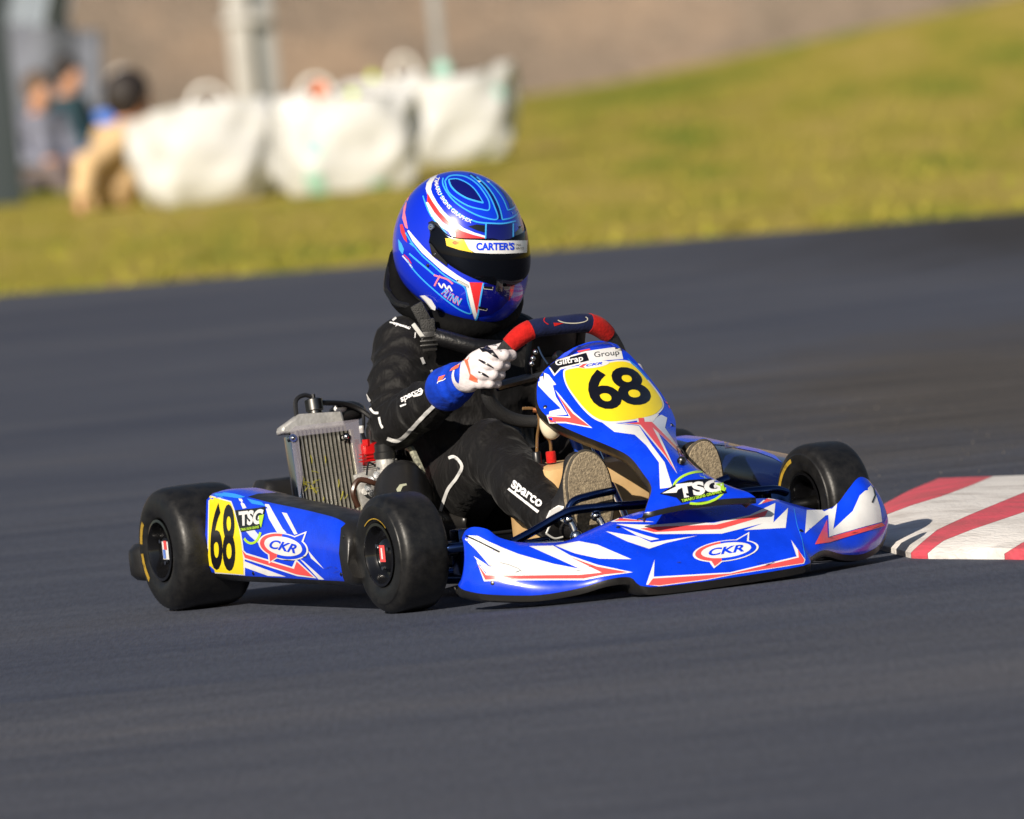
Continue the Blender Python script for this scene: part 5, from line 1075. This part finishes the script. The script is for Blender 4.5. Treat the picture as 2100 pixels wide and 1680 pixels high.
def hpts(az, elv, off=0.0):
    D = hdir(np.asarray(az, float), np.asarray(elv, float)); sh = D.shape; D = D.reshape(-1, 3); r = hrad(D) + off; return (np.array(HC) + (D * r[:, None]) @ HMn.T).reshape(sh)
AZ, EL = np.meshgrid(np.linspace(0, 2 * np.pi, 121)[:-1], np.linspace(-np.pi / 2, np.pi / 2, 81))
G = hpts(AZ, EL); mb = MB(); mb.grid([[Vector(p) for p in r] for r in G], closed=True)
helmet = obj('helmet', mb, HBLUE, driver, angle=180); hb = bvh_of(helmet)
# visor follows the shell; outline read on the visible side and mirrored
def loc_ang(px, py):
    h = hb.ray_cast(CAM, ray(px, py))[0]
    if h is None: return None
    q = HM.transposed() @ (h - HC); return abs(math.atan2(q.y, q.x)), math.atan2(q.z, math.hypot(q.x, q.y))
def edge_fn(pts, lim):
    A = sorted([loc_ang(*p) for p in pts if loc_ang(*p)]); xs = [a for a, _ in A]; ys = [e for _, e in A]
    return lambda a: np.interp(a, xs, ys)
VT = edge_fn([(1045, 490), (1010, 489), (975, 489), (940, 488), (922, 484), (905, 470), (890, 458)], 1); VB = edge_fn([(1045, 586), (1010, 582), (975, 571), (945, 557), (920, 541), (900, 520), (886, 500)], -1)
AM = loc_ang(890, 458)[0]; aa = np.linspace(-AM, AM, 70); rows = []
for t in np.linspace(0, 1, 16):
    el_ = VT(abs(aa)) * (1 - t) + VB(abs(aa)) * t; off = 0.0045 if 0.02 < t < 0.98 else 0.0035
    rows.append([Vector(p) for p in hpts(aa, el_, off)])
rows = [[Vector(p) for p in hpts(aa, VT(abs(aa)), -0.001)]] + rows + [[Vector(p) for p in hpts(aa, VB(abs(aa)), -0.001)]]
mb = MB(); mb.grid(rows); visor = obj('visor', mb, VISOR, helmet, angle=60); vb = bvh_of(visor)
def HD(name, z, m_, off=0.0006, b=hb, par=helmet, **k): return decal(name, Z1(z), b, m_, par, off, step=6, **k)
def HS(z, w0, m_=HLINE, off=0.0012, name='paint_line', sm=5, b=hb): return decal(name, thicken(spline(Z1(z), sm), w0 * (1.35 if m_ is HLINE else 1.0)), b, m_, helmet, off, step=6)
HD('crown_panel', [(600, 130), (650, 95), (760, 70), (880, 68), (1000, 120), (1150, 220), (1280, 340), (1340, 430), (1300, 500), (1165, 540), (1000, 525), (850, 455), (720, 365), (640, 265), (603, 190)], HMID, 0.0004)
HD('crown_stripe', [(1118, 512), (1165, 518), (1140, 400), (1080, 280), (1000, 175), (930, 115), (870, 78), (840, 80), (940, 160), (1030, 260), (1090, 380)], HDARK, 0.0009)
HD('crown_field', [(622, 150), (655, 108), (740, 98), (830, 118), (920, 178), (990, 262), (1036, 350), (1033, 422), (960, 416), (850, 388), (740, 328), (652, 250)], HBLUE, 0.0007)
HD('crown_leaf', [(655, 135), (720, 128), (830, 170), (910, 240), (960, 310), (985, 358), (900, 330), (800, 300), (720, 245), (675, 190)], HDARK, 0.0009)
HD('crown_leaf', [(1225, 360), (1170, 260), (1090, 180), (1180, 240), (1270, 340), (1290, 385), (1235, 410)], HDARK, 0.0009)
HS([(655, 135), (675, 195), (730, 255), (820, 310), (910, 340), (985, 358)], 2.4); HS([(655, 135), (740, 130), (840, 175), (915, 245), (985, 358)], 1.6)
HS([(620, 150), (650, 250), (740, 330), (850, 390), (960, 418), (1035, 425), (1038, 350), (990, 260), (920, 175), (830, 115), (740, 95), (660, 105), (620, 150)], 2.0)
HS([(602, 120), (600, 180), (650, 275), (740, 370), (870, 450), (1000, 500), (1118, 510), (1088, 390), (1030, 270), (950, 170), (860, 95)], 2.0)
HS([(1165, 518), (1140, 410), (1085, 290), (1010, 190), (920, 110)], 2.0); HS([(1165, 518), (1250, 500), (1310, 455), (1335, 400)], 2.0)
HS([(1215, 428), (1170, 320), (1090, 215), (1010, 140)], 1.8); HS([(1215, 428), (1265, 410), (1288, 375)], 1.8)
HS([(560, 200), (600, 310), (690, 410), (800, 490), (930, 540), (1060, 552), (1180, 553), (1290, 530)], 2.2)
HD('white_stripe', [(435, 220), (445, 165), (480, 120), (548, 88), (525, 120), (495, 170), (485, 225), (500, 275), (545, 355), (610, 440), (700, 530), (800, 598), (900, 640), (1003, 672), (1003, 690), (890, 662), (770, 622), (660, 552), (560, 445), (490, 345), (450, 275)], HWHITE)
HD('red_stripe', [(452, 262), (500, 345), (570, 445), (670, 550), (780, 626), (890, 665), (1003, 690), (1000, 708), (725, 692), (715, 635), (690, 602), (600, 538), (520, 448), (450, 350)], HRED, 0.0010)
HD('white_stripe', [(438, 352), (458, 350), (520, 450), (600, 542), (690, 603), (718, 640), (722, 692), (688, 690), (655, 632), (560, 575), (490, 485)], HWHITE, 0.0012)
HS([(410, 290), (430, 350), (470, 450), (540, 550), (620, 630), (655, 690)], 1.8)
HD('brow_block', [(1010, 552), (1268, 554), (1270, 712), (1004, 712)], HDARK, 0.0008); HS([(1010, 552), (1004, 712)], 2.2, sm=1); HS([(1268, 554), (1268, 690)], 2.2, sm=1)
HD('brow_vent', [(840, 582), (920, 562), (1000, 570), (998, 640), (930, 622)], HBLACK, 0.0008); HD('brow_vent', [(1285, 640), (1370, 560), (1385, 590), (1350, 650), (1290, 670)], HBLACK, 0.0008)
HD('white_stripe', [(258, 622), (275, 618), (330, 685), (420, 785), (520, 885), (620, 962), (740, 1048), (852, 1116), (868, 1180), (890, 1280), (912, 1380), (930, 1440), (905, 1472), (872, 1380), (842, 1250), (820, 1155), (700, 1078), (600, 1013), (500, 922), (400, 832), (310, 722)], HWHITE)
HS([(245, 640), (310, 745), (400, 855), (500, 945), (600, 1035), (700, 1100), (808, 1165), (840, 1300), (868, 1410), (760, 1375), (640, 1290), (520, 1190), (400, 1080), (310, 980), (260, 900)], 2.0)
HS([(280, 840), (360, 910), (450, 985), (520, 1045)], 2.4); HS([(285, 740), (350, 790)], 2.0)
HD('red_wedge', [(852, 1114), (985, 1118), (962, 1230), (928, 1425), (910, 1370), (885, 1255)], HRED, 0.0011); HS([(985, 1122), (962, 1240), (930, 1430), (908, 1475)], 2.4)
HD('chin_block', [(992, 1128), (1225, 1140), (1245, 1200), (1220, 1290), (1150, 1370), (1060, 1420), (935, 1445), (962, 1290)], HDARK, 0.0008)
HD('red_wedge', [(1240, 1135), (1285, 1130), (1262, 1230), (1225, 1300), (1235, 1210)], HRED, 0.0010)
HD('red_patch', [(188, 562), (215, 560), (248, 670), (258, 735), (228, 705), (198, 640)], HRED); HD('pink_patch', [(248, 345), (255, 355), (238, 450), (266, 605), (240, 590), (210, 500), (224, 400)], HPINK); HD('pink_patch', [(360, 190), (330, 215), (290, 270), (262, 340), (252, 330), (275, 270), (320, 210)], HPINK)
HD('light_patch', [(172, 700), (205, 745), (228, 800), (215, 850), (180, 800)], HLINE); HS([(215, 860), (260, 910), (310, 975)], 2.6, HWHITE); HS([(230, 850), (270, 890), (300, 935)], 2.0, HRED)
def path_text(name, txt, path, hgt, m_, off, bold=0.02, b=hb, par=helmet):
    vs, fs = text2d(txt, bold); P = [np.array(p) for p in spline(path, 10)]; d = np.cumsum([0] + [np.linalg.norm(P[i + 1] - P[i]) for i in range(len(P) - 1)]); V = []
    for u, v in vs:
        t = u * d[-1]; i = min(len(P) - 2, int(np.searchsorted(d, t, 'right') - 1)); k = (t - d[i]) / (d[i + 1] - d[i]); p = P[i] * (1 - k) + P[i + 1] * k; tg = (P[i + 1] - P[i]) / (d[i + 1] - d[i]); V.append(tuple(p + np.array([tg[1], -tg[0]]) * v * hgt))
    return lay(name, V, fs, b, m_, par, off, 8)
TP = Z1([(536, 105), (520, 160), (535, 235), (580, 320), (640, 400), (710, 465), (790, 520), (868, 552)])
path_text('helmet_lettering', 'TIMARU SIGNS GRAPHIX', TP, 8.0, HWHITE, 0.0014)
NM = Z1([(588, 1215), (640, 1262), (700, 1300), (755, 1330)])
path_text('helmet_lettering', 'FLYNN', [(x - 1.2, y + 1.2) for x, y in NM], 15.5, HPINK, 0.0011, bold=0.06); path_text('helmet_lettering', 'FLYNN', NM, 13.0, HLINE, 0.0016, bold=0.02)
HS([(515, 1045), (560, 1060), (640, 1085), (695, 1130)], 3.4, HPINK, 0.0012, 'signature_stroke'); HS([(575, 1050), (545, 1100), (520, 1150)], 3.4, HPINK, 0.0013, 'signature_stroke'); HS([(560, 1120), (590, 1165), (610, 1130), (640, 1180), (660, 1150), (690, 1200)], 3.0, HWHITE, 0.0015, 'signature_stroke')
for z in ([(728, 1092), (748, 1090), (838, 1138), (846, 1166), (742, 1112)], [(985, 1152), (1075, 1158), (1072, 1184), (988, 1176)], [(935, 1340), (1020, 1362), (1015, 1382), (938, 1366)], [(1175, 1158), (1235, 1152), (1225, 1182), (1180, 1182)]):
    HD('chin_vent', z, HBLACK, 0.0016); HS(z[1:] + [z[0]], 1.1, GREYL, 0.0020, 'vent_trim', 1)
def knob(name, z, r, m_, b=hb, n_=0.006):
    h = b.ray_cast(CAM, ray(*Z1([z])[0])); h = h if h[0] is not None else hb.ray_cast(CAM, ray(*Z1([z])[0])); nr = h[1] if h[1].dot(CF) < 0 else -h[1]; mb = MB(); mb.tube([h[0] - nr * 0.004, h[0] + nr * n_ * 0.8, h[0] + nr * n_], [r, r, r * 0.8], 20); mb.sphere(h[0] + nr * n_, r * 0.35, 10, 6); return obj(name, mb, m_, helmet)
HD('side_plate', [(465, 545), (500, 528), (550, 545), (640, 680), (660, 780), (640, 960), (560, 900), (500, 860), (478, 760), (482, 650)], HBLACK, 0.0030)
knob('visor_pivot', (503, 590), 0.0085, CHROME, n_=0.010); knob('strap_rivet', (458, 952), 0.0035, STEEL, n_=0.004); knob('visor_screw', (528, 845), 0.003, CHROME, vb, 0.004)
HD('crown_vent', [(925, 148), (965, 152), (945, 164)], HWHITE, 0.0016); HD('crown_vent', [(1015, 150), (1048, 160), (1030, 166)], HWHITE, 0.0016)
def VD(name, z, m_, off): return decal(name, Z1(z), vb, m_, visor, off, step=6)
VD('sun_strip', [(800, 708), (1000, 716), (1200, 718), (1405, 714), (1400, 832), (1200, 842), (1050, 842), (900, 832), (850, 800)], HWHITE, 0.0008); VD('sun_strip', [(622, 694), (700, 696), (803, 708), (848, 800), (890, 832), (760, 806), (636, 766)], HYEL, 0.0009)
letters('visor_lettering', "CARTER'S", Z1([(918, 812)])[0], Z1([(1278, 808)])[0], Z1([(914, 734)])[0], vb, BLUE, visor, 0.0014, bold=0.045, tr=Z1([(1280, 735)])[0], step=8)
letters('visor_lettering', 'TYRE', Z1([(1292, 772)])[0], Z1([(1340, 770)])[0], Z1([(1292, 750)])[0], vb, BLACKV, visor, 0.0014, tr=Z1([(1340, 750)])[0]); letters('visor_lettering', 'SERVICE', Z1([(1292, 802)])[0], Z1([(1368, 800)])[0], Z1([(1292, 782)])[0], vb, BLACKV, visor, 0.0014, tr=Z1([(1368, 780)])[0])
VD('maker_diamond', [(680, 735), (715, 715), (760, 738), (715, 760)], mat('helmet_orange', (0.8, 0.25, 0.02)), 0.0014); letters('visor_lettering', 'D', Z1([(700, 748)])[0], Z1([(728, 748)])[0], Z1([(702, 724)])[0], vb, BLACKV, visor, 0.0018)
h = vb.ray_cast(CAM, ray(*Z1([(1128, 1125)])[0]))[0]
if h is not None: mb = MB(); mb.box(h + Vector((0.004, 0, -0.006)), (0.010, 0.014, 0.026), HM, 0.003); obj('visor_tab', mb, HBLACK, helmet)
rim = [Vector(p) for p in hpts(np.linspace(0, 2 * np.pi, 60, endpoint=False), np.array([math.radians(-52)] * 60), 0.0)]
# black edge trim along the lower rim
tr_ = []
for a in np.linspace(0, 2 * np.pi, 80, endpoint=False):
    es = np.radians(np.linspace(-75, -15, 60)); p = hpts(np.full(60, a), es); lp = (p - np.array(HC)) @ HMn; n = V3(-0.18, 0, -0.98); pl = (lp - V3(0.06, 0, -0.160)) @ (n / np.linalg.norm(n)); k = int(np.argmin(np.abs(pl + 0.012))); tr_.append(Vector(p[k]))
mb = MB(); mb.tube(tr_, 0.0055, 8, closed=True); obj('rim_trim', mb, LEATHER, helmet)

# ---- gloves
def hand(side, W):
    s = side                                    # side 1 = driver's right
    ys = [0.060, 0.038, 0.016, -0.005] if side > 0 else [-0.02, -0.042, -0.064, -0.085]; K = []; parts = []
    for i, y in enumerate(ys):
        yy = y; g = V3(*swp(-s * float(np.interp(y, [-0.085, -0.05, -0.012, 0.02, 0.056, 0.088], [0.130, 0.155, 0.163, 0.155, 0.137, 0.106])), yy)); o = V3(0, -s, 0)
        k = g + V3(-0.012, 0, 0.0) + o * (0.045 - 0.004 * abs(i - 1)); p1 = g + V3(0.020, 0, -0.002) + o * 0.030; p2 = g + V3(0.029, 0, -0.004) + o * 0.010; p3 = g + V3(0.018, 0, -0.006) - o * 0.012; p4 = g + V3(-0.006, 0, -0.004) - o * 0.018
        K.append(k); r = [0.0125, 0.0118, 0.0112, 0.0100][0 if i < 3 else 1:][0] if i < 3 else 0.0105
        parts += [(k, p1, r + 0.001, r), (p1, p2, r, r * 0.95), (p2, p3, r * 0.95, r * 0.9), (p3, p4, r * 0.9, r * 0.8)]
    wm = W + (np.mean(K, 0) - W) * 0.12
    def fn(P):
        d = None
        for j in range(0, len(parts), 4):
            f = None
            for a, b, ra, rb in parts[j:j + 4]: x = cap(P, a, b, ra, rb); f = x if f is None else smin(f, x, 0.006)
            d = f if d is None else smin(d, f, 0.0015)
        pm = None
        for k in K: x = cap(P, k, wm, 0.016, 0.024); pm = x if pm is None else smin(pm, x, 0.018)
        pm = smin(pm, cap(P, lerp(K[0], wm, 0.3), lerp(K[3], wm, 0.3), 0.019, 0.017), 0.02)
        d = smin(d, pm, 0.007)
        g = V3(*swp(-s * (0.134 if s > 0 else 0.150), ys[0] - 0.004)); o = V3(0, -s, 0); t0 = lerp(K[0], wm, 0.45); t1 = g + V3(-0.030, 0, 0.006) + o * 0.018; t2 = g + V3(-0.024, 0, 0.016) - o * 0.020
        th = smin(cap(P, t0, t1, 0.018, 0.014), cap(P, t1, t2, 0.014, 0.011), 0.008); return smin(d, th, 0.008)
    c = np.mean(K, 0); return sdf_mesh(fn, c - V3(0.15, 0.12, 0.13), c + V3(0.10, 0.12, 0.10), 0.0035), K, wm
for side, W in ((1, V3(*onX(950, 776, 0.742))), (-1, V3(0.70, 0.185, 0.39))):
    mb, K, wm = hand(side, W); gl = obj('glove', mb, GLOVEW, driver, angle=180)
    E_ = ELR if side > 0 else ELL; dr = (E_ - W) / np.linalg.norm(E_ - W)
    c0 = lerp(W, np.mean(K, 0), 0.28); c1 = W + dr * 0.045; c2 = W + dr * 0.082
    def cuff(P): return smin(cap(P, c0, c1, 0.033, 0.041), cap(P, c1, c2, 0.041, 0.050), 0.02) + 0.0022 * np.sin(((P - W) @ dr) * 210 + 6 * P[:, 2] * 8) * np.exp(-(((P - W) @ dr) - 0.0) ** 2 / 0.0016)
    cf = obj('glove_cuff', sdf_mesh(cuff, W - 0.16, W + 0.16, 0.005), GLOVEB, gl, angle=180)
    if side > 0:
        gb, cb_ = bvh_of(gl), bvh_of(cf)
        decal('orange_trim', ZG([(490, 235), (520, 300), (545, 400), (550, 450), (625, 500), (630, 552), (600, 545), (535, 515), (545, 470), (515, 380), (480, 290)]), gb, GLOVEO, gl, 0.0016, step=6)
        for z in ([(640, 178), (690, 152), (730, 155), (790, 205), (840, 265), (852, 288), (800, 268), (740, 225), (660, 198)], [(632, 310), (645, 300), (720, 334), (800, 384), (790, 392), (690, 345)], [(632, 440), (645, 430), (700, 452), (750, 484), (738, 492), (690, 474)]): decal('finger_gap', ZG(z), gb, BLACKV, gl, 0.0016, step=5)  # black marks laid along the gaps between the fingers
        path_text('glove_lettering', 'sparco', ZG([(725, 118), (775, 138), (830, 185), (868, 232)]), 5.0, mat('grey_print', (0.22, 0.22, 0.25)), 0.0018, b=gb, par=gl)
        for z in ([(350, 400), (400, 368), (438, 358), (420, 395), (330, 430)], [(205, 520), (215, 490), (285, 468), (255, 510), (205, 550)]): decal('orange_trim', ZG(z), cb_, GLOVEO, cf, 0.0016, step=6)
        path_text('glove_lettering', 'sparco', ZG([(455, 300), (470, 350), (500, 410), (535, 455)]), 8.5, EMBW, 0.0018, b=cb_, par=cf)
        decal('white_trim', thicken(spline(ZG([(200, 560), (210, 540), (260, 525), (290, 505)]), 3), 1.6), cb_, EMBW, cf, 0.0018)

# ---- shoes
SO = spline([(1166, 1000), (1169, 965), (1181, 938), (1201, 926), (1226, 936), (1246, 966), (1256, 1008), (1257, 1050), (1247, 1085), (1218, 1103), (1196, 1097), (1176, 1060)], 4, closed=True)
SOL = spline([(1408, 985), (1410, 950), (1420, 920), (1440, 905), (1460, 911), (1474, 937), (1482, 975), (1482, 1020), (1470, 1055), (1440, 1068), (1418, 1050), (1408, 1015)], 4, closed=True)
for out, A, X in ((SO, ANR, 1.165), (SOL, ANL, 1.165)):
    P = [onX(x, y, X) for x, y in out]; ctr = sum(P, Vector()) / len(P)
    toe = max(P, key=lambda p: p.z); heel = min(P, key=lambda p: p.z); T = V3(*toe) + (-0.052, 0, -0.03); Hh = V3(*heel) + (-0.058, 0, 0.03)
    fn = lambda Q: smin(smin(cap(Q, T, lerp(T, Hh, 0.5), 0.030, 0.038), cap(Q, lerp(T, Hh, 0.5), Hh, 0.038, 0.032), 0.02), cap(Q, A, lerp(T, Hh, 0.75), 0.044, 0.036), 0.03)
    sh = obj('shoe', sdf_mesh(fn, V3(*ctr) - 0.16, V3(*ctr) + 0.16, 0.006), SHOE, driver, angle=180)
    mb = MB(); mb.prism([p + Vector((0.004 * math.sin((p.z - ctr.z) * 14), 0, 0)) for p in P], (-0.022, -0.004, 0.0)); so_ = obj('sole', mb, SOLE, sh, angle=45); b_ = so_.modifiers.new('bevel', 'BEVEL'); b_.width = 0.004; b_.segments = 2; b_.limit_method = 'ANGLE'
    mb = MB(); mb.tube([p + Vector((-0.006, 0, 0)) for p in P], 0.0052, 6, closed=True); obj('sole_edge', mb, mat('dark_sole_edge', (0.07, 0.058, 0.042), 0.85, col2=(0.03, 0.026, 0.02), vscale=50), sh)
    if out is SO:
        shb = bvh_of(sh)
        for z in ([(1508, 1420), (1560, 1388), (1600, 1395), (1585, 1440), (1520, 1465)], ): decal('white_trim', Z2(z), shb, PIPING, sh, 0.0014, step=6)
        mb = MB()
        for z in ([(1470, 1590), (1500, 1530), (1545, 1485), (1600, 1505)], [(1470, 1590), (1530, 1625), (1590, 1615)]): mb.tube(spline([onX(*q, 1.145) for q in Z2(z)], 4), 0.0022, 6)
        obj('lace_trim', mb, GREYL, sh)
        mb = MB(); mb.prism([onX(*q, 1.14) for q in Z2([(1480, 1480), (1505, 1425), (1570, 1395), (1592, 1430), (1560, 1465), (1500, 1500)])], (-0.008, 0, 0)); obj('tongue', mb, PIPING, sh)
